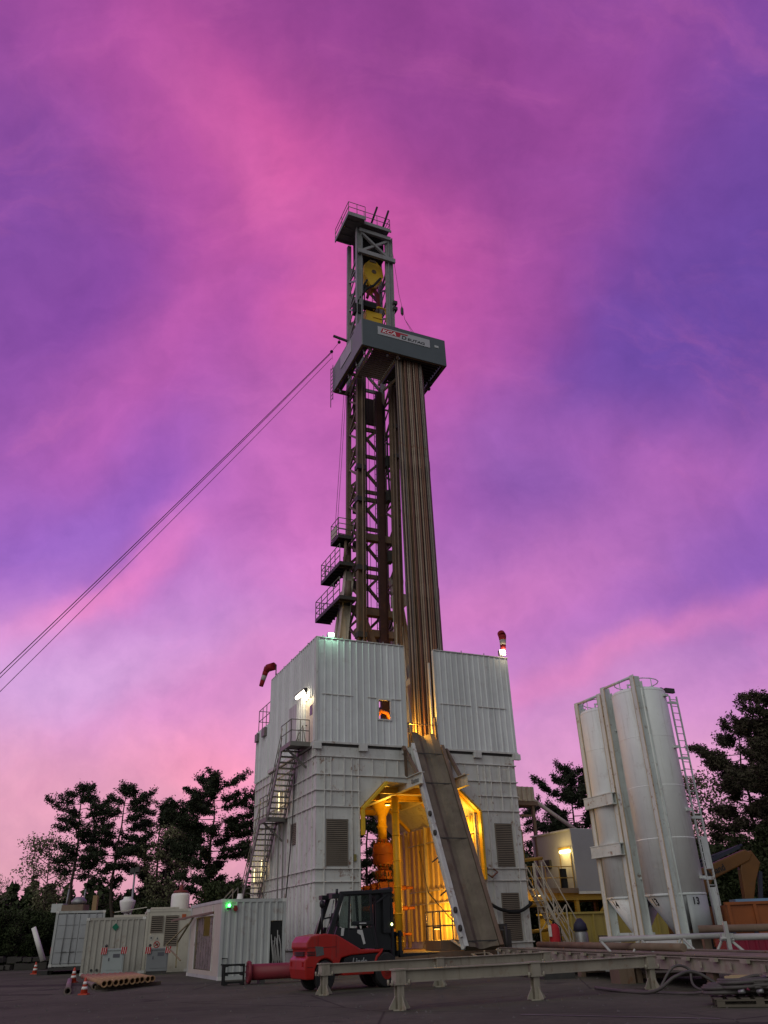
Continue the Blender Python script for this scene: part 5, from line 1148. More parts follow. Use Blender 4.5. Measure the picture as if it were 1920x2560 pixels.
# ---------------------------------------------------------------- catwalk
CD = Vector((.1875, -.9823, 0)); CW = Frame((4.23, 35.95, 0), math.atan2(.1875, .9823))    # local -Y runs along the catwalk
cw = thing('pipe_catwalk', 'long low steel pipe catwalk running from ramp foot to the right', 'catwalk', (1.2, -10, 0), CW)
CWM = paint('catwalk_steel', (.21, .18, .14), .85, var=.25, spec=.1, rust=.7, streak=.4, dirt=(.09, .07, .055), dirt_amt=.5)
b = MB(); b.box((.12, -30, .64), (2.2, .8, .69)); b.box((-.02, -30, .70), (.3, .8, .73)); b.box((2.0, -30, .70), (2.34, .8, .73)); b.build('deck', CWM, cw)
b = MB()
for x in (0, 2.2): b.ibeam((x + .06, -30, .53), (x + .06, .8, .53), .14, .30, .025)
b.build('side_girder', RK, cw)
b = MB(); y = .4
while y > -29: b.box((-.10, y, .60), (-.012, y + .25, .68)); b.box((-.04, y - .5, .46), (-.012, y - .38, .6)); y -= 1.25
b.parts('bracket', RK, cw)
for i in range(8):
    b = MB(); y = .2 - i * 3.9; b.box((.05, y, 0), (.2, y + .3, .38)); b.box((2.1, y, 0), (2.25, y + .3, .38)); b.box((.201, y + .08, .1), (2.099, y + .2, .2)); b.build('leg', MUD, cw)
MB().lathe([(.10, -13.0), (.10, -2.0)], (.75, 0, .83), 12, axis='y').solo('rusty_pipe', PGR, 'long rusty brown pipe lying on the catwalk deck', 'pipe', (.75, -10, .73), CW)
b = MB(); b.box((-1.25, -5.6, .05), (-.35, -3.8, .55)); b.solo('white_box_beam', WALL, 'low white steel box lying behind the rack beams before catwalk', 'box', (-.8, -4.7, 0), CW)
for k in range(2): MB().box((-1.4, -6.6 - k * 1.6, 0), (-.4, -5.75 - k * 1.6, .16)).solo('pallet', DARK, ('nearer' if k else 'farther') + ' flat dark pallet on the ground beside the catwalk', 'pallet', (-.9, -6.2 - k * 1.6, 0), CW)
MB().box((-.5, -11.6, 0), (-.06, -11.0, .5)).solo('brown_crate', MUD, 'small brown crate under the catwalk beside the right rack stand', 'crate', (-.3, -11.3, 0), CW)
for dy, lab in ((0, 'pale timber plank'), (.35, 'second pale timber plank')):
    MB().bar((7.1, 19.9 - dy, .30 + dy * .1), (9.6, 18.5 - dy * 1.6, .3 + dy * .1), .22, .1).solo('timber_plank', paint('pale_timber', (.42, .31, .18), .7, var=.2), lab + ' at the right edge behind the hose pallet', 'timber', (8, 19.3 - dy, 0))
for k, (y, z) in enumerate(((19.0, .42), (17.6, .36))):
    MB().tube((8.0, y + 2.6, z), (10.6, y + 2.0, z), .06, 10).solo('short_pipe', PGR, ('farther' if k == 0 else 'nearer') + ' short brown pipe at right edge under the catwalk', 'pipe', (9, y + 2.3, 0))
# white truss with clamp beyond the catwalk
TR = paint('truss_white', (.40, .40, .38), .5, var=.15, rust=.3, dirt=(.15, .12, .1), dirt_amt=.3)
def truss(lab, p, q, n, r, hh):
    p, q = Vector(p), Vector(q); t = thing('tube_truss', lab, 'truss', (p.x, p.y, 0))
    b = MB(); b.tube(p, q, r, 12); lo = Vector((0, .0, -hh)); b.tube(p + lo + Vector((0, .5, 0)), q + lo + Vector((0, .5, 0)), r * .8, 10); b.tube(p + lo - Vector((0, .2, 0)), q + lo - Vector((0, .2, 0)), r * .8, 10); b.build('chord', TR, t)
    b = MB()
    for i in range(n):
        a, m, c = p.lerp(q, i / n), p.lerp(q, (i + .5) / n), p.lerp(q, (i + 1) / n)
        b.tube(a + Vector((0, -.02, 0)), m + lo - Vector((0, .2, 0)), r * .5, 8); b.tube(m + lo - Vector((0, .2, 0)), c, r * .5, 8)
    b.build('brace', TR, t); return t
truss('long white tube truss lying beyond the catwalk before the silos', (5.93, 26.3, 1.03), (9.25, 25.35, 1.05), 3, .075, .75)
t = truss('white tube truss with thick chord at the right edge beyond catwalk', (9.30, 25.3, 1.0), (12.0, 24.3, .99), 2, .085, .75)
b = MB(); b.box((9.12, 25.15, .92), (9.45, 25.45, 1.10)); b.box((9.22, 25.1, .70), (9.32, 25.2, 1.4)); b.tube((9.05, 25.1, .98), (9.5, 25.2, .98), .04, 8); b.build('clamp', TR, t)
MB().tube((8.75, 25.9, 1.22), (12.4, 24.6, 1.2), .10, 14).solo('thick_pipe', PGR, 'thick brown pipe at right edge above the white truss', 'pipe', (10, 25.4, 0))
for x, y in ((8.9, 25.85), (11.5, 24.95)): MB().box((x - .1, y - .1, 0), (x + .1, y + .1, 1.115)).solo('pipe_support', MUD, 'brown support post under the thick brown pipe', 'support', (x, y, 0), group='supports under the thick pipe')
# hoses and pallet bottom right
HOSE = paint('rubber_hose', (.085, .075, .07), .6, var=.3)
pa = thing('hose_pallet', 'wooden pallet loaded with rolled dark hoses in the foreground right', 'pallet', (6.35, 16.9, 0))
PF = Frame((5.85, 17.1, 0), R(-14))
def wpt(x, y, z): return tuple(PF.w((x, y, z)))
b = MB()
for y in (0, .45, .9):
    b.bar(wpt(0, y, .03), wpt(1.5, y, .03), .1, .04); b.bar(wpt(0, y, .115), wpt(1.5, y, .115), .1, .025)
    for x in (.07, .75, 1.43): b.bar(wpt(x - .07, y, .075), wpt(x + .07, y, .075), .1, .05)
for i in range(7): b.bar(wpt(.04 + i * .237, -.05, .14), wpt(.04 + i * .237, .95, .14), .15, .022)
b.build('deck', paint('pallet_wood', (.11, .092, .07), .8, var=.3), pa)
random.seed(5)
for k in range(14):
    b = MB(); cx, cy, rr = .28 + .075 * k, .45 + random.uniform(-.15, .1), .30 + random.uniform(-.06, .08); pts = []
    for i in range(27):
        a = i * .5; pts.append(wpt(cx + rr * math.cos(a) * 1.3, cy + rr * math.sin(a) * .9, .17 + .006 * i + .03 * (k % 5)))
    b.path(pts, .034, 6); b.build('hose', HOSE, pa)
b = MB()
for x in (.42, .74, 1.12): b.tube(wpt(x, .0, .24), wpt(x + .1, -.05, .26), .035, 8)
b.parts('coupling', GALV, pa)
MB().tube(wpt(.55, .1, .31), wpt(.62, .04, .30), .042, 8).build('pink_tape', paint('tape_pink', (.3, .06, .12), .6), pa)
b = MB(); b.path([(4.8, 22.5, .05), (5.6, 20.6, .05), (6.1, 20.2, .35), (6.6, 20.3, .42), (7.2, 20.0, .08), (7.6, 18.5, .05), (6.9, 17.6, .06), (6.6, 17.4, .25)], .035, 7, None, 8); b.path([(5.9, 20.9, .05), (6.3, 20.9, .5), (6.7, 21.0, .45), (6.8, 20.6, .05), (8.4, 19.2, .06)], .03, 7, None, 8); b.path([(5.3, 21.6, .04), (6.4, 20.0, .04), (7.0, 19.1, .3), (7.6, 18.9, .38), (8.2, 18.3, .05)], .03, 7, None, 8)
b.solo('ground_hose', HOSE, 'dark hose looping over ground between catwalk and hose pallet', 'hose', (6.6, 20, 0))
b = MB(); b.path([(9.1, -.25, 2.5), (9.6, -.35, 2.25), (10.3, -.4, 2.12), (10.9, -.3, 2.2), (11.5, -.2, 2.5), (11.7, .5, 2.6)], .08, 8, None, 8); b.solo('black_hose', BLACK, 'thick black hose sagging across the right front rig wall', 'hose', (10.3, -.3, 0), RIG)
b = MB(); b.box((7.6, -3.7, .2), (8.0, -3.2, 1.35)); b.tube((7.7, -3.75, .1), (7.7, -3.75, 1.5), .06, 8); b.box((7.5, -3.6, 1.36), (7.9, -3.3, 1.6)); b.solo('winch_box', DARK, 'dark machinery box at the right side of ramp foot', 'box', (7.8, -3.5, 0), RIG)
b = MB(); b.path([(9.15, -.15, 4.15), (9.0, -.25, 3.9), (9.3, -.3, 3.7), (9.7, -.2, 3.95), (9.5, -.15, 4.1)], .05, 6); b.solo('wall_hook_hose', paint('rust_hose', (.2, .09, .05), .6), 'rusty coiled pipe fitting on the rig wall right of ramp', 'fitting', (9.3, -.2, 3.6), RIG)

# ---------------------------------------------------------------- silos
SIL = paint('silo_paint', (.76, .78, .76), .5, var=.08, streak=.4, dirt=(.36, .33, .27), dirt_amt=.12, rust=.22, scale=.7, dent=.25)
SFR = paint('silo_frame', (.58, .62, .60), .5, var=.14, rust=.9, streak=.4, dirt=(.2, .15, .1), scale=1.3)
SCONE = paint('silo_cone', (.34, .36, .36), .5, var=.15, streak=.3)
EDGE = paint('rusty_edge', (.52, .44, .30), .6, var=.25, rust=1.0, scale=2.2)
def silo(nm, cy, ya, yb, num, zt, zl, ladder):
    t = thing('cement_silo', nm, 'silo', (11.40, cy, 0), RIG, 'cement silos'); c = (11.40, cy, 0); r = 1.16
    MB().lathe([(r, 2.38), (r, zl - .06), (r * .96, zl + .02), (r * .5, zl + .18), (.25, zl + .22)], c, 40).build('shell', SIL, t)
    MB().lathe([(.22, .95), (.28, 1.0), (r, 2.378)], c, 40).build('cone', SCONE if ladder else SIL, t)
    b = MB()
    for z in (4.4, 6.4, 8.4, zl - .1): b.lathe([(r + .001, z - .02), (r + .004, z - .01), (r + .004, z + .01), (r + .001, z + .02)], c, 40)
    b.parts('weld_ring', SIL, t)
    if ladder:
        b = MB(); A_ = [R(-112 + 9 * i) for i in range(15)]; vs = [(c[0] + q * math.cos(a), c[1] + q * math.sin(a), z) for z in (.85, 2.33) for q in (r + .01, r - .03) for a in A_]; m_ = len(A_)
        fs = []
        for i in range(m_ - 1): fs += [(i, i + 1, 2 * m_ + i + 1, 2 * m_ + i), (m_ + i + 1, m_ + i, 3 * m_ + i, 3 * m_ + i + 1), (i + 1, i, m_ + i, m_ + i + 1), (2 * m_ + i, 2 * m_ + i + 1, 3 * m_ + i + 1, 3 * m_ + i)]
        fs += [(0, 2 * m_, 3 * m_, m_), (m_ - 1, 2 * m_ - 1, 4 * m_ - 1, 3 * m_ - 1)]
        b.add(vs, fs, True); b.build('skirt', SCONE, t)
    b = MB(); b.lathe([(r + .006, 2.34), (r + .012, 2.36), (r + .012, 2.40), (r + .006, 2.42)], c, 40); b.build('seam', SFR, t)
    for y in (ya, yb):
        b = MB(); x = 10.38
        b.box((x - .02, y - .13, 0), (x + .01, y + .13, zt)); b.box((x + .011, y - .02, 0), (x + .40, y + .02, zt - .02)); b.box((x + .401, y - .12, 0), (x + .43, y + .12, zt - .25)); b.build('post', SFR, t)
        b = MB(); b.box((x - .026, y - .135, 0), (x + .014, y - .105, zt - .1)); b.box((x - .026, y + .105, 0), (x + .014, y + .135, zt - .1)); b.build('post_edge', EDGE, t)
    b = MB(); b.tube((10.42, ya, zt - .06), (10.42, yb, zt - .06), .06, 10)
    b.build('top_bar', SFR, t)
    if not ladder:
        b = MB()
        for z in (6.2, 4.2): b.box((10.12, ya - .13, z - .2), (10.18, yb + .13, z + .2)); b.box((10.10, ya - .14, z + .2), (10.34, yb + .14, z + .24)); b.box((10.10, ya - .14, z - .24), (10.34, yb + .14, z - .2))
        for z in (9.64, 7.84): b.box((10.5, yb - .9, z - .12), (10.56, yb - .14, z + .12))
        b.parts('cross_beam', SFR, t)
        b = MB()
        for z in (1.0, 3.0, 9.0): b.box((10.7, ya - .6, z), (10.8, yb + .3, z + .1))
        b.parts('tie', SFR, t)
    else:
        b = MB()
        for z in (6.6, 3.4, 9.6): b.box((10.82, yb + .15 - .35, z - .03), (11.4, yb - .05, z + .03))
        b.box((10.36, ya + .15, .6), (10.42, yb - .15, 1.0)); b.parts('tie', SFR, t)
    b = MB()
    for z in (2.9, 5.4, 7.9, 10.1):
        a = R(-64); b.box((c[0] + r * math.cos(a) - .12, c[1] + r * math.sin(a) - .14, z), (c[0] + r * math.cos(a) + .12, c[1] + r * math.sin(a) + .1, z + .10))
    b.parts('lug', SFR, t)
    # base frame and legs
    b = MB()
    for x, y in ((12.5, cy - .95), (12.5, cy + .95)): b.bar((x, y, 0), (x, y, 2.6), .16)
    b.box((10.82, cy - 1.08, 0), (12.6, cy - .92, .16)); b.box((10.82, cy + .92, 0), (12.6, cy + 1.08, .16)); b.tube((11.40, cy, .3), (11.40, cy, .94), .2, 14); b.build('base_frame', SFR, t)
    # top rail
    b = MB()
    for i in range(16):
        a0, a1 = 2 * math.pi * i / 16, 2 * math.pi * (i + 1) / 16
        p, q = ((c[0] + .95 * math.cos(a), c[1] + .95 * math.sin(a), zl + .45) for a in (a0, a1)); b.tube(p, q, .022, 6)
        if i % 4 == 0: b.tube((p[0], p[1], zl), p, .02, 6)
    b.path([(c[0] - .5, cy, zl + .1), (c[0] - .5, cy, zl + .35), (c[0] - .1, cy, zl + .42), (c[0] - .1, cy, zl + .15)], .05, 8); b.build('top_rail', SFR, t)
    # painted number, wrapped round the shell
    for a0, sz, skirted in ((R(-103), .34, ladder), (R(-192), .36, False)):
        b = MB(); b.text(num, sz, (0, 0, 0), (1, 0, 0), (0, 0, 1), .004); rr = r + (.02 if skirted else .008)
        z0 = 2.02 if a0 > -2 else 2.02
        def ins(z): return 0 if skirted else max(0, (2.38 - (z + z0)) * .64)
        b.v = [(c[0] + (rr - y - ins(z)) * math.cos(a0 + x / r), c[1] + (rr - y - ins(z)) * math.sin(a0 + x / r), z + z0) for x, y, z in b.v]
        b.build('number', SBLK, t)
    if ladder:
        b = MB(); X = 12.98; Y = cy - .45
        for dx in (-.2, .2): b.bar((X + dx, Y, 0), (X + dx - .02, Y, zl - .1), .045, .07)
        b.bar((X - .25, Y, 1.2), (12.5, Y + .3, 1.2), .05)
        for z in (10.0, 7.6, 5.2, 2.9): b.box((X - .38, Y - .03, z), (X - .22, Y + .03, z + .08)); b.box((X - .18, Y - .02, z), (X + .18, Y + .02, z + .12))
        o = b.build('ladder', SFR, t)
        z = .3; f = MB()
        while z < zl - .15: f.tube((X - .2, Y, z), (X + .2, Y, z), .018, 6); z += .30
        f.parts('rung', SFR, t, parent=o)
        b = MB(); b.box((X - .14, Y - .05, 3.3), (X + .16, Y - .03, 4.5)); b.build('ladder_guard', SFR, t)
        b = MB(); b.box((12.6, cy - .5, zl + .05), (13.1, cy - .35, zl + .25)); b.sphere((12.4, cy - .4, zl + .15), .12); b.build('vent_valve', DARK, t)
    return t
silo('pale grey cement silo with a ladder and number 13 painted on it', -10.80, -11.73, -9.67, '13', 10.95, 10.45, True)
silo('pale grey cement silo half hidden behind the silo numbered 13', -8.36, -9.34, -7.63, '14', 10.75, 10.2, False)
MB().box((11.2, -11.4, .2), (11.9, -11.3, 1.1)).solo('control_box', LOUVRE, 'dark flat box at the foot of the silos', 'box', (11.5, -11.4, 0), RIG)

PLY = paint('dull_plant_yellow', (.36, .22, .03), .6, var=.25, rust=.5, streak=.4, dirt=(.08, .05, .03), dirt_amt=.5)
# ---------------------------------------------------------------- cabin on a steel frame, right of the rig
YLIT = paint('cabin_panel', (.46, .44, .40), .55, var=.08, streak=.2, dirt=(.2, .17, .13)); GRYP = paint('cabin_front', (.30, .29, .31), .55, var=.08)
cb = thing('raised_cabin', 'grey cabin on a steel frame with a yellow lit side door, behind silos', 'cabin', (19, 4.5, 0), RIG)
b = MB(); b.box((16.56, 2.6, 3.2), (24.0, 6.7, 6.36)); b.build('body', YLIT, cb)
b = MB(); b.box((16.50, 2.55, 3.15), (24.0, 2.597, 6.42)); b.build('front_panel', GRYP, cb)
b = MB(); b.box((16.5, 2.5, 3.0), (24, 2.54, 3.14)); b.box((16.48, 2.6, 6.362), (24, 6.8, 6.45)); b.build('trim', LEDGE, cb)
b = MB(); b.box((16.50, 2.85, 3.25), (16.555, 3.85, 5.35)); o = b.build('door', YLIT, cb)
f = MB(); f.box((16.48, 2.80, 3.25), (16.497, 2.85, 5.4)); f.box((16.48, 3.85, 3.25), (16.497, 3.90, 5.4)); f.box((16.46, 2.75, 5.41), (16.497, 3.95, 5.5)); f.build('door_frame', PLY, cb, parent=o)
b = MB(); b.box((16.40, 4.9, 4.5), (16.555, 5.4, 4.95)); b.build('meter_box', DARK, cb)
b = MB(); b.tube((16.4, 2.75, 5.25), (16.4, 3.65, 5.25), .09, 10); b.build('tube_lamp', emit('yellow_tube', (1.0, .85, .30), 9), cb)
lamp('cabin_light', (15.9, 3.2, 5.15), 45, (1.0, .72, .25), .2, RIG)
b = MB(); b.ibeam((12.4, 2.7, 2.9), (24, 2.7, 2.9), .3, .4, .04); b.ibeam((12.4, 6.4, 2.9), (24, 6.4, 2.9), .3, .4, .04)
for x in (12.6, 16.4, 20.5): b.bar((x, 2.7, 0), (x, 2.7, 2.7), .2); b.bar((x, 6.4, 0), (x, 6.4, 2.7), .2)
b.bar((16.4, 2.7, .5), (18.5, 2.7, 2.6), .1); b.bar((20.5, 2.7, .5), (18.5, 2.7, 2.6), .1); b.build('support_frame', PLY, cb)
ld = thing('cabin_platform', 'railed steel platform in front of the yellow lit cabin door', 'platform', (14.5, 3.5, 0), RIG)
b = MB(); b.box((12.4, 2.5, 3.15), (16.45, 4.6, 3.25)); b.box((12.4, 2.42, 3.05), (16.45, 2.498, 3.3)); b.build('deck', MUD, ld)
railing([(12.6, 4.5, 3.25), (12.6, 2.55, 3.25), (16.3, 2.55, 3.25)], 1.15, 4, .025, 1).build('railing', PLY, ld)
b = MB(); b.box((15.6, 2.6, 3.3), (15.9, 2.9, 4.3)); b.build('dark_bag', BLACK, ld)
zs = thing('scaffold_stair', 'pale steel scaffold stair crossing down in front of yellow tank', 'stair', (12.6, -.4, 0), RIG)
b = MB()
for y in (-.5, .3):
    b.bar((11.75, y, 3.3), (13.6, y, .1), .05, .16); b.bar((11.75, y, 4.3), (13.6, y, 1.1), .045); b.bar((11.75, y, 3.8), (13.6, y, .6), .04)
    b.bar((12.3, y, 4.5), (14.4, y, .9), .045)
    for x, z in ((11.75, 3.3), (12.65, 1.75), (13.6, .1)): b.bar((x, y, z), (x, y, z + 1.05), .045)
    b.bar((12.2, y, 0), (12.2, y, 4.4), .05); b.bar((13.4, y, 0), (13.4, y, 2.4), .05); b.bar((12.2, y, 1.2), (13.4, y, 2.4), .035); b.bar((12.2, y, 2.9), (13.2, y, 1.6), .035)
b.build('frame', CREAM, zs)
b = MB()
for i in range(12): t = (i + .5) / 12; b.box((11.75 + 1.85 * t - .12, -.47, 3.25 - 3.2 * t), (11.75 + 1.85 * t + .12, .27, 3.29 - 3.2 * t))
b.build('steps', CREAM, zs)
TANK = paint('yellow_tank_paint', (.42, .32, .08), .55, var=.15, streak=.4, dirt=(.14, .10, .05), rust=.3)
mt = thing('mud_tank', 'long dull yellow tank on the ground behind the scaffold stair', 'tank', (17, .5, 0), RIG)
b = MB(); b.box((13.6, -.4, .25), (21.5, 2.4, 1.95)); b.build('shell', TANK, mt)
b = MB()
for x in (13.6, 15.0, 16.4, 17.8, 19.2): b.box((x, -.47, .25), (x + .1, -.402, 1.95))
b.box((13.5, -.5, 1.952), (21.6, 2.5, 2.05)); b.parts('rib', TANK, mt)
b = MB(); b.box((12.0, 3.2, 0), (13.4, 6.2, 6.0)); b.box((12.2, 6.3, 0), (15.0, 8.0, 5.2)); b.build('dark_plant', paint('dark_yellow_plant', (.14, .10, .04), .6, var=.3, rust=.4), mt)
b = MB()
for z in (1.2, 2.4, 4.6): b.tube((11.9, 1.2, z), (13.3, 1.0, z + .1), .09, 8)
for x in (11.8, 12.1): b.tube((x, 1.4, 0), (x, 1.5, 5.5), .08, 8)
b.box((11.75, 1.6, 4.6), (12.6, 2.4, 6.2)); b.parts('pipework', PLY, mt)
lamp('plant_light', (13.2, 1.8, 2.6), 40, (1.0, .65, .2), .2, RIG)
MB().box((13.05, 1.65, 2.9), (13.35, 1.95, 2.96)).solo('plant_lamp', emit('plant_lamp_glow', (1, .7, .3), 4), 'small yellow work lamp under the raised cabin frame', 'lamp', (13.2, 1.8, 2.9), RIG)
up = thing('ribbed_tank', 'ribbed pale tank on posts beside the right rig wall', 'tank', (15.8, 6.5, 0), RIG)
b = MB(); b.corr('x', 13.8, 16.7, 8.45, 9.3, 6.1, -1, .35, .5, .08, .4); b.build('shell', CREAM, up)
b = MB(); b.box((13.8, 6.1, 8.2), (16.9, 7.4, 8.44))
for x in (14.6, 16.6): b.bar((x, 6.3, 0), (x, 6.3, 8.2), .18)
b.bar((14.6, 6.3, 7.6), (16.6, 6.3, 7.6), .12); b.build('frame', MUD, up)
b = MB(); b.tube((17.2, 8.0, 9.2), (22.2, 8.2, 6.4), .13, 10); b.solo('sloping_pipe', CREAM, 'pale pipe sloping down onto the grey cabin roof', 'pipe', (20, 8, 6.4), RIG)
ex = thing('fire_extinguisher', 'big red wheeled fire extinguisher behind the catwalk near yellow tank', 'extinguisher', (11.75, -1.6, 0), RIG)
MB().lathe([(.24, .2), (.26, .3), (.26, 1.35), (.18, 1.5), (.08, 1.55)], (11.75, -1.6, 0), 18).build('bottle', RED, ex)
b = MB(); b.tube((11.75, -1.6, 1.5), (11.75, -1.6, 1.7), .05, 8); b.bar((11.75, -1.6, 1.65), (11.55, -1.6, 1.75), .04); b.path([(11.75, -1.6, 1.65), (12.05, -1.7, 1.4), (12.05, -1.7, .6), (11.9, -1.8, .4)], .03, 6); b.lathe([(.2, -.03), (.2, .03)], (11.5, -1.6, .2), 14, axis='x'); b.build('valve', BLACK, ex)
MB().box((11.42, -1.75, 1.0), (11.5, -1.6, 1.5)).build('label', SOCKW, ex)
pu = thing('pump', 'grey pump with dark cover behind the catwalk beside yellow tank', 'pump', (13.2, -1.6, 0), RIG)
MB().lathe([(.3, .2), (.34, .4), (.34, 1.1), (.25, 1.25)], (13.3, -1.6, 0), 16).build('body', GALV, pu); MB().lathe([(.36, 1.2), (.3, 1.5), (.1, 1.75)], (13.3, -1.6, 0), 12).build('cover', paint('dark_blue_cover', (.03, .03, .06), .7), pu)
b = MB(); b.box((12.6, -1.9, .2), (13.0, -1.4, .5)); b.box((11.9, -2.1, .05), (14.2, -1.2, .2)); b.build('skid', RED, pu)
b = MB(); b.path([(14.2, -1.8, .05), (14.2, -1.8, .95), (15.6, -1.9, .9), (15.6, -1.9, .3), (14.9, -1.9, .3)], .035, 6); b.box((14.7, -2, .05), (15.2, -1.6, .4)); b.solo('barrier_frame', DARK, 'thin dark tube barrier at the front of yellow tank', 'barrier', (14.8, -1.8, 0), RIG)

# ---------------------------------------------------------------- excavator, bins at the right
EXO = paint('excavator_orange', (.165, .068, .014), .5, var=.25, dirt=(.08, .05, .03), dirt_amt=.5); EXB = paint('excavator_blue', (.025, .028, .05), .5, var=.2)
xc = thing('excavator', 'orange and dark blue excavator with raised boom behind the right silo', 'excavator', (11.8, 41.2, 0))
def ex_prism(poly, y0, y1): 
    b = MB(); b.prism(poly, 'y', y0, y1); return b
EX = 40.2
o = ex_prism([(13.3, 1.6), (13.7, 1.6), (14.6, 3.1), (16.5, 3.85), (16.7, 4.15), (16.4, 4.35), (14.2, 3.6), (13.2, 2.2)], EX - .25, EX + .25).build('boom', EXO, xc); bevel(o, .05)
t = MB(); t.text('Kies & Sand', .40, (13.75, EX - .262, 3.0), (1, 0, .33), (-.33, 0, 1), .006, sx=.85); t.build('lettering', SBLK, xc, parent=o)
b = MB(); b.bar((13.2, EX - .1, 3.35), (16.2, EX - .1, 4.48), .2, .16); b.tube((14.0, EX, 3.85), (16.4, EX, 4.55), .06, 8); b.build('hydraulic_line', EXB, xc)
o = ex_prism([(16.25, 4.2), (16.7, 4.3), (17.0, 3.75), (16.6, 3.0), (16.3, 2.2), (16.15, 1.3), (15.85, 1.3), (16.0, 3.5)], EX - .2, EX + .2).build('stick', EXO, xc); bevel(o, .04)
b = MB(); b.bar((16.95, EX, 3.4), (16.55, EX, 1.6), .16); b.prism([(15.7, 1.3), (16.7, 1.5), (16.9, .5), (16.2, .1), (15.5, .4)], 'y', EX - .5, EX + .5); b.build('bucket', EXB, xc)
o = MB().box((13.0, EX + .4, .9), (15.4, EX + 2.6, 1.9)).build('house', EXO, xc); bevel(o, .08)
b = MB(); b.box((13.0, EX + 1.4, 1.9), (13.9, EX + 2.5, 2.9)); o = b.build('cab', EXB, xc)
for y in (-1.2, .7):
    b = MB(); b.prism([(12.9, .1), (12.6, .45), (12.9, .85), (15.6, .85), (15.9, .45), (15.6, .1)], 'y', EX + 1.4 + y, EX + 1.9 + y); b.build('track', FBLK, xc)
bn = thing('orange_skip', 'large orange steel skip at the right edge behind the catwalk', 'skip', (14, 35, 0))
OSK = paint('skip_orange', (.24, .065, .015), .55, var=.2, rust=.5, dirt=(.08, .04, .02), dirt_amt=.4)
b = MB(); b.box((12.7, 33.9, .5), (17.5, 34.0, 1.95)); b.box((12.7, 36, .5), (17.5, 36.1, 1.95)); b.box((12.7, 34.001, .5), (12.8, 35.999, 1.95)); b.box((17.4, 34.001, .5), (17.5, 35.999, 1.95)); b.box((12.801, 34.001, .5), (17.399, 35.999, .6)); b.build('shell', OSK, bn)
b = MB(); b.box((12.65, 33.82, 1.95), (17.55, 34.02, 2.05))
for x in (12.7, 13.7, 14.7, 15.7): b.box((x, 33.82, .5), (x + .12, 33.898, 1.948))
b.parts('rib', OSK, bn)
b = MB(); b.box((12.6, 33.70, 1.1), (13.5, 33.79, 1.25)); b.box((13.5, 33.70, .55), (13.62, 33.79, 1.25)); b.box((12.0, 33.6, .1), (13.2, 33.8, .75)); b.path([(12.1, 33.6, .6), (12.5, 33.5, 1.1), (12.9, 33.6, .7)], .12, 8); b.build('hook_frame', EXB, bn)
MB().box((13.6, 35.2, 1.2), (17.4, 35.9, 2.17)).solo('blue_load', paint('pale_blue_sheet', (.16, .26, .40), .5), 'pale blue sheet load lying in the orange skip', 'load', (15, 35.5, .6))
rs = thing('red_skip', 'dark red ribbed skip at the right edge behind white truss', 'skip', (12.5, 29.5, 0))
CRI = paint('skip_crimson', (.22, .012, .035), .5, var=.15, dirt=(.05, .02, .02), dirt_amt=.3)
b = MB(); b.corr('x', 10.75, 15.0, .12, .93, 29.0, -1, .32, .4, .05, .1); b.box((10.75, 29.1, .12), (15, 30.4, .9)); b.build('shell', CRI, rs)
MB().box((10.7, 28.9, .93), (15.05, 30.45, 1.0)).build('rim', CRI, rs)

# ---------------------------------------------------------------- trees
BARK = paint('pine_bark', (.05, .034, .026), .9, var=.4, scale=2)
def leafmat(nm, c, v):
    m = bpy.data.materials.new(nm); m.use_nodes = True; t = NT(m.node_tree); bs = m.node_tree.nodes['Principled BSDF']
    co = t.n('ShaderNodeTexCoord').outputs['Object']
    t.put(bs.inputs['Base Color'], t.ramp(t.noise(co, 1.1, 4, .6), [(.32, tuple(x * (1 - v) for x in c)), (.68, tuple(x * (1 + v) for x in c))]))
    bs.inputs['Roughness'].default_value = .8; bs.inputs['Specular IOR Level'].default_value = .15
    return m
PINE = leafmat('pine_needles', (.034, .044, .024), .5); BIRCH = leafmat('birch_leaves', (.17, .17, .095), .35); BUSH = leafmat('bush_leaves', (.040, .052, .022), .45); WARM = leafmat('warm_needles', (.060, .055, .034), .45)


def leaf_mesh(name, centers, sizes, mat, rng, elong=1.0, flat=0.0):
    """many small leaf-sized faces: a kinked pair of triangles per leaf"""
    n = len(centers); c = np.array(centers); s = np.array(sizes)[:, None]
    u = rng.normal(size=(n, 3)); u[:, 2] *= (1 - flat); u /= np.linalg.norm(u, axis=1)[:, None]
    w = rng.normal(size=(n, 3)); w -= (w * u).sum(1)[:, None] * u; w /= np.linalg.norm(w, axis=1)[:, None]
    k = np.cross(u, w)
    v = np.stack([c - u * s * elong, c + w * s * .5 + k * s * .12, c + u * s * elong, c - w * s * .5 + k * s * .12], 1).reshape(-1, 3)
    me = bpy.data.meshes.new(name); me.vertices.add(n * 4); me.vertices.foreach_set('co', v.ravel())
    me.loops.add(n * 4); me.loops.foreach_set('vertex_index', np.arange(n * 4)); me.polygons.add(n); me.polygons.foreach_set('loop_start', np.arange(n) * 4); me.polygons.foreach_set('loop_total', np.full(n, 4))
    me.materials.append(mat); me.update(); me.validate(); return me


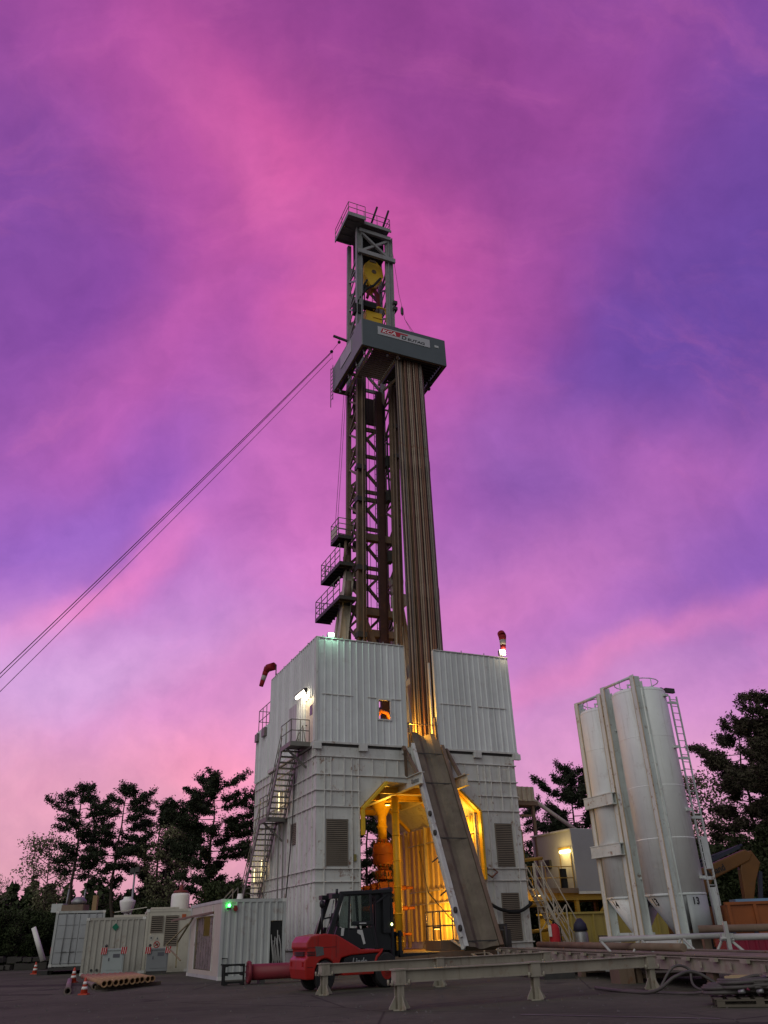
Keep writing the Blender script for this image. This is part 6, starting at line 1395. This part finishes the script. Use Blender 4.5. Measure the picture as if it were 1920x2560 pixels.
def make_pine(seed, h, wide=1.0, mat=PINE, base=.42, dens=1.0):
    """bent trunk, many limbs, each limb with side twigs that carry sprays of needles"""
    rng = np.random.default_rng(seed); b = MB(); k13 = h / 13
    tp = [Vector((0, 0, -.2))]; n = 9
    for i in range(1, n + 1): tp.append(Vector((tp[-1].x + rng.normal() * .2, tp[-1].y + rng.normal() * .2, h * i / n * .97)))
    b.path(tp, .19 * k13, 8, .03)
    def tpos(z):
        f = max(0, min(n - .001, z / (h * .97) * n)); i = int(f); return tp[i].lerp(tp[i + 1], f - i)
    C = []; Sz = []
    def spray(p, q, r_, k):
        t = rng.random(k)[:, None]; P, Q = np.array(p), np.array(q)
        g = rng.normal(size=(k, 3)) * np.array([r_, r_, r_ * .95])
        C.extend((P + (Q - P) * t + g).tolist()); Sz.extend((rng.random(k) * .07 + .05).tolist())
    nl = int(34 * k13 * dens)
    for i in range(nl):
        f = (i + rng.random() * .9) / nl; z = h * (base + (.985 - base) * f); az = i * 2.4 + rng.normal() * .6
        env = (.30 + .95 * math.sin(math.pi * min(1, .12 + .80 * (1 - f)))) * (.45 + .75 * rng.random() ** .8)
        L = h * .20 * wide * env
        p0 = tpos(z); dx_ = Vector((math.cos(az), math.sin(az), 0)); sd_ = Vector((-dx_.y, dx_.x, 0)); pts = [p0]
        sag = rng.normal() * .06
        for k in range(1, 6): pts.append(p0 + dx_ * (L * k / 5) + sd_ * (rng.normal() * .05 * L) + Vector((0, 0, L * (sag + .26 * (k / 5) ** 2 * (.3 + f)) * (k / 5) + rng.normal() * .05)))
        b.path(pts, .05 * k13 * (1.25 - f * .8), 5, .012)
        nt = int(5 + L * 5.5)
        for j in range(nt):
            u = .28 + .72 * (j + rng.random()) / nt; q = u * 5; i0 = min(4, int(q)); s0 = pts[i0].lerp(pts[i0 + 1], q - i0)
            tl = (.35 + .55 * rng.random()) * k13 * (1.15 - .35 * u)
            e_ = s0 + dx_ * tl * rng.uniform(.1, .7) + sd_ * tl * rng.uniform(-1, 1) + Vector((0, 0, tl * rng.uniform(-.05, .8)))
            b.path([s0, e_], .02, 3, .006)
            spray(s0.lerp(e_, .25), e_, .13 * k13, int(44 * dens * (.6 + .8 * rng.random())))
    for j in range(10):
        s0 = tpos(h * (.93 + .05 * rng.random())); e_ = s0 + Vector((rng.normal() * .35, rng.normal() * .35, .3 + .4 * rng.random())); spray(s0, e_, .12, 50)
    for i in range(9):
        z = h * (.18 + .28 * rng.random()); p0 = tpos(z); az = rng.random() * 6.28; L = .9 + rng.random() * 1.6; d2 = Vector((math.cos(az), math.sin(az), 0))
        b.path([p0, p0 + d2 * L * .6 + Vector((0, 0, -.1 * L)), p0 + d2 * L + Vector((0, 0, -.05 * L))], .028, 4, .006)
    return b.mesh('trunk', BARK, (0, 0, 0)), leaf_mesh('crown', C, Sz, mat, rng, 1.15, .2)


def make_broad(seed, h, rad, mat, leaf=.14, dens=1.0, low=.25):
    rng = np.random.default_rng(seed); b = MB(); C = []; Sz = []
    tp = [Vector((0, 0, -.2)), Vector((rng.normal() * .1, rng.normal() * .1, h * .3)), Vector((rng.normal() * .25, rng.normal() * .25, h * .6)), Vector((rng.normal() * .3, rng.normal() * .3, h * .95))]
    b.path(tp, .10 * h / 8, 7, .02)
    nl = int(30 * dens)
    for i in range(nl):
        f = (i + rng.random()) / nl; z = h * (low + (.95 - low) * f); az = i * 2.4 + rng.normal() * .4
        L = rad * math.sin(math.pi * (.12 + .82 * (1 - f))) * (.6 + .55 * rng.random()); k = z / (h * .95) * 3; i0 = min(2, int(k)); p0 = tp[i0].lerp(tp[i0 + 1], min(1, k - i0))
        p2 = p0 + Vector((math.cos(az) * L, math.sin(az) * L, L * .7)); pm = p0.lerp(p2, .5) + Vector((0, 0, -.1 * L))
        b.path([p0, pm, p2], .03 * h / 8, 5, .006)
        for q, rr in ((p2, .36), (pm.lerp(p2, .5), .34), (pm, .26)):
            k = int(75 * dens * (rad / 2) ** .5); r_ = rad * rr
            g = rng.normal(size=(k, 3)); g /= np.linalg.norm(g, axis=1)[:, None]; g *= (rng.random(k) ** .5)[:, None] * np.array([r_, r_, r_ * .75])
            C.extend((np.array(q) + g).tolist()); Sz.extend((rng.random(k) * leaf * .7 + leaf * .6).tolist())
    return b.mesh('trunk', BARK, (0, 0, 0)), leaf_mesh('crown', C, Sz, mat, rng, .9, 0)


def put_tree(name, lab, cat, meshes, pos, s=1.0, rz=0.0, group=None):
    e = bpy.data.objects.new(name, None); COL.objects.link(e); e.location = (pos[0], pos[1], pos[2] if len(pos) > 2 else 0); e.rotation_euler = (0, 0, rz); e.scale = (s, s, s)
    tag(e, lab, cat, group)
    for nm, me in zip(('trunk', 'crown'), meshes):
        o = bpy.data.objects.new(nm, me); COL.objects.link(o); o.parent = e
    return e


pA, pB, pC = make_pine(1, 13, .82, PINE, .45, .85), make_pine(2, 13, .88, PINE, .40, .85), make_pine(7, 13, 1.15, PINE, .32, 1.25)
pW = make_pine(5, 14, 1.05, WARM, .28, 1.3)
brA, brB = make_broad(3, 9, 2.3, BIRCH, .11, .8, .3), make_broad(4, 7, 2.5, BUSH, .17, 1.3, .06)
brC = make_broad(8, 6, 2.6, BUSH, .17, 1.5, .03)
G = 'pine trees behind the yard'
put_tree('pine_tree', 'tall dark pine with flat top pads, leftmost of the pines', 'pine tree', pA, (-26.8, 70), 1.03, .3, G)
put_tree('pine_tree', 'tall dark pine just right of the leftmost pine, leaning trunk', 'pine tree', pB, (-22.8, 68.2), 1.0, 2.2, G)
put_tree('pine_tree', 'thinner pine with a long flat bough behind the cream cabin', 'pine tree', pC, (-21.1, 75), .94, 4.1, G)
put_tree('pine_tree', 'broad dense pine immediately left of the rig staircase', 'pine tree', pC, (-14.6, 66.5), 1.0, 1.1, G)
put_tree('pine_tree', 'pine half hidden behind the rig staircase', 'pine tree', pA, (-11.2, 68), .98, 5.1, G)
put_tree('pine_tree', 'dark pine between rig and silos, right of the rig wall', 'pine tree', pC, (15.6, 73.5), 1.07, 2.6, G)
put_tree('pine_tree', 'lower pine close behind the right rig wall', 'pine tree', pA, (11.6, 78), .98, 3.3, G)
put_tree('pine_tree', 'lower dark pine close behind the left silo', 'pine tree', pB, (19.6, 75), .86, 3.9, G)
put_tree('pine_tree', 'brownish pine with open limbs right of the silo ladder', 'pine tree', pW, (24.6, 57.5), 1.0, 1.7, G)
put_tree('pine_tree', 'tallest brownish pine at the right edge', 'pine tree', pW, (25.6, 50.2), 1.02, 4.4, G)
put_tree('pine_tree', 'dense pine behind the brownish pines at right', 'pine tree', pC, (29.5, 60), 1.05, .4, G)
for i, (x, y) in enumerate(((-6.5, 66), (-2.5, 69), (1.0, 66))): put_tree('pine_tree', 'dark pine seen only through the lit cellar opening of the rig', 'pine tree', (pA, pB, pC)[i], (x, y), .95, i * 2.0, 'pines behind the cellar opening')
G2 = 'pale broadleaf trees'
put_tree('birch_tree', 'pale feathery birch left of the leftmost pine', 'birch', brA, (-30.3, 74), 1.08, .5, G2)
put_tree('birch_tree', 'pale birch at the far left edge, partly cut off', 'birch', brA, (-47.5, 100), .95, 2.5, G2)
put_tree('birch_tree', 'pale young birch between the pines behind cream cabin', 'birch', brA, (-18.8, 70), 1.1, 3.5, G2)
put_tree('birch_tree', 'leafy young birch right of the silo ladder', 'birch', brA, (23.0, 63), 1.25, 1.2, G2)
random.seed(21); k = 0
for i in range(46):      # undergrowth behind the yard
    az = -31 + 62 * i / 45.0; 
    if 2 < az < 6: continue
    D_ = random.uniform(64, 76) if az < 0 else random.uniform(56, 70); s = random.uniform(.48, .74) * (.9 if az < -24 else 1.0)
    x, y = D_ * math.sin(R(az)), D_ * math.cos(R(az))
    if az > 0: s *= 1.3
    put_tree('shrub', 'dense dark green bush in the undergrowth ' + ('behind the containers' if az < 0 else 'behind the silos and skips'), 'bush', (brB, brC)[i % 2], (x, y), s, i * 1.3, 'undergrowth bushes left' if az < 0 else 'undergrowth bushes right')
# far wood that reads as one mass at the left
rng = np.random.default_rng(11); C = []; Sz = []
for i in range(150):
    az = rng.uniform(-44, -14); D_ = rng.uniform(120, 165); hh = rng.uniform(6.5, 9.5); x, y = D_ * math.sin(R(az)), D_ * math.cos(R(az))
    k = 130; g = rng.normal(size=(k, 3)); g /= np.linalg.norm(g, axis=1)[:, None]; zz = rng.random(k); w = 2.3 * (1.05 - zz) + .2
    C.extend(np.stack([x + g[:, 0] * w, y + g[:, 1] * w, zz * hh], 1).tolist()); Sz.extend((rng.random(k) * .4 + .5).tolist())
me = leaf_mesh('far_wood', C, Sz, BUSH, rng, 1.0, 0); o = bpy.data.objects.new('far_wood', me); COL.objects.link(o); tag(o, 'dark far wood along the horizon at the left', 'wood', kind='stuff')
rng = np.random.default_rng(12); n = 9000
c = np.stack([rng.uniform(-60, -8, n), 67 + rng.uniform(0, 18, n), rng.random(n) ** 2 * 1.0], 1)
c2 = np.stack([rng.uniform(6, 45, n // 2), 62 + rng.uniform(0, 12, n // 2), rng.random(n // 2) ** 2 * 1.0], 1)
me = leaf_mesh('ground_cover', np.concatenate([c, c2]).tolist(), (rng.random(n + n // 2) * .25 + .2).tolist(), BUSH, rng, 1.0, 0); o = bpy.data.objects.new('ground_cover', me); COL.objects.link(o); tag(o, 'dark brush covering the ground beyond the yard', 'brush', kind='stuff')
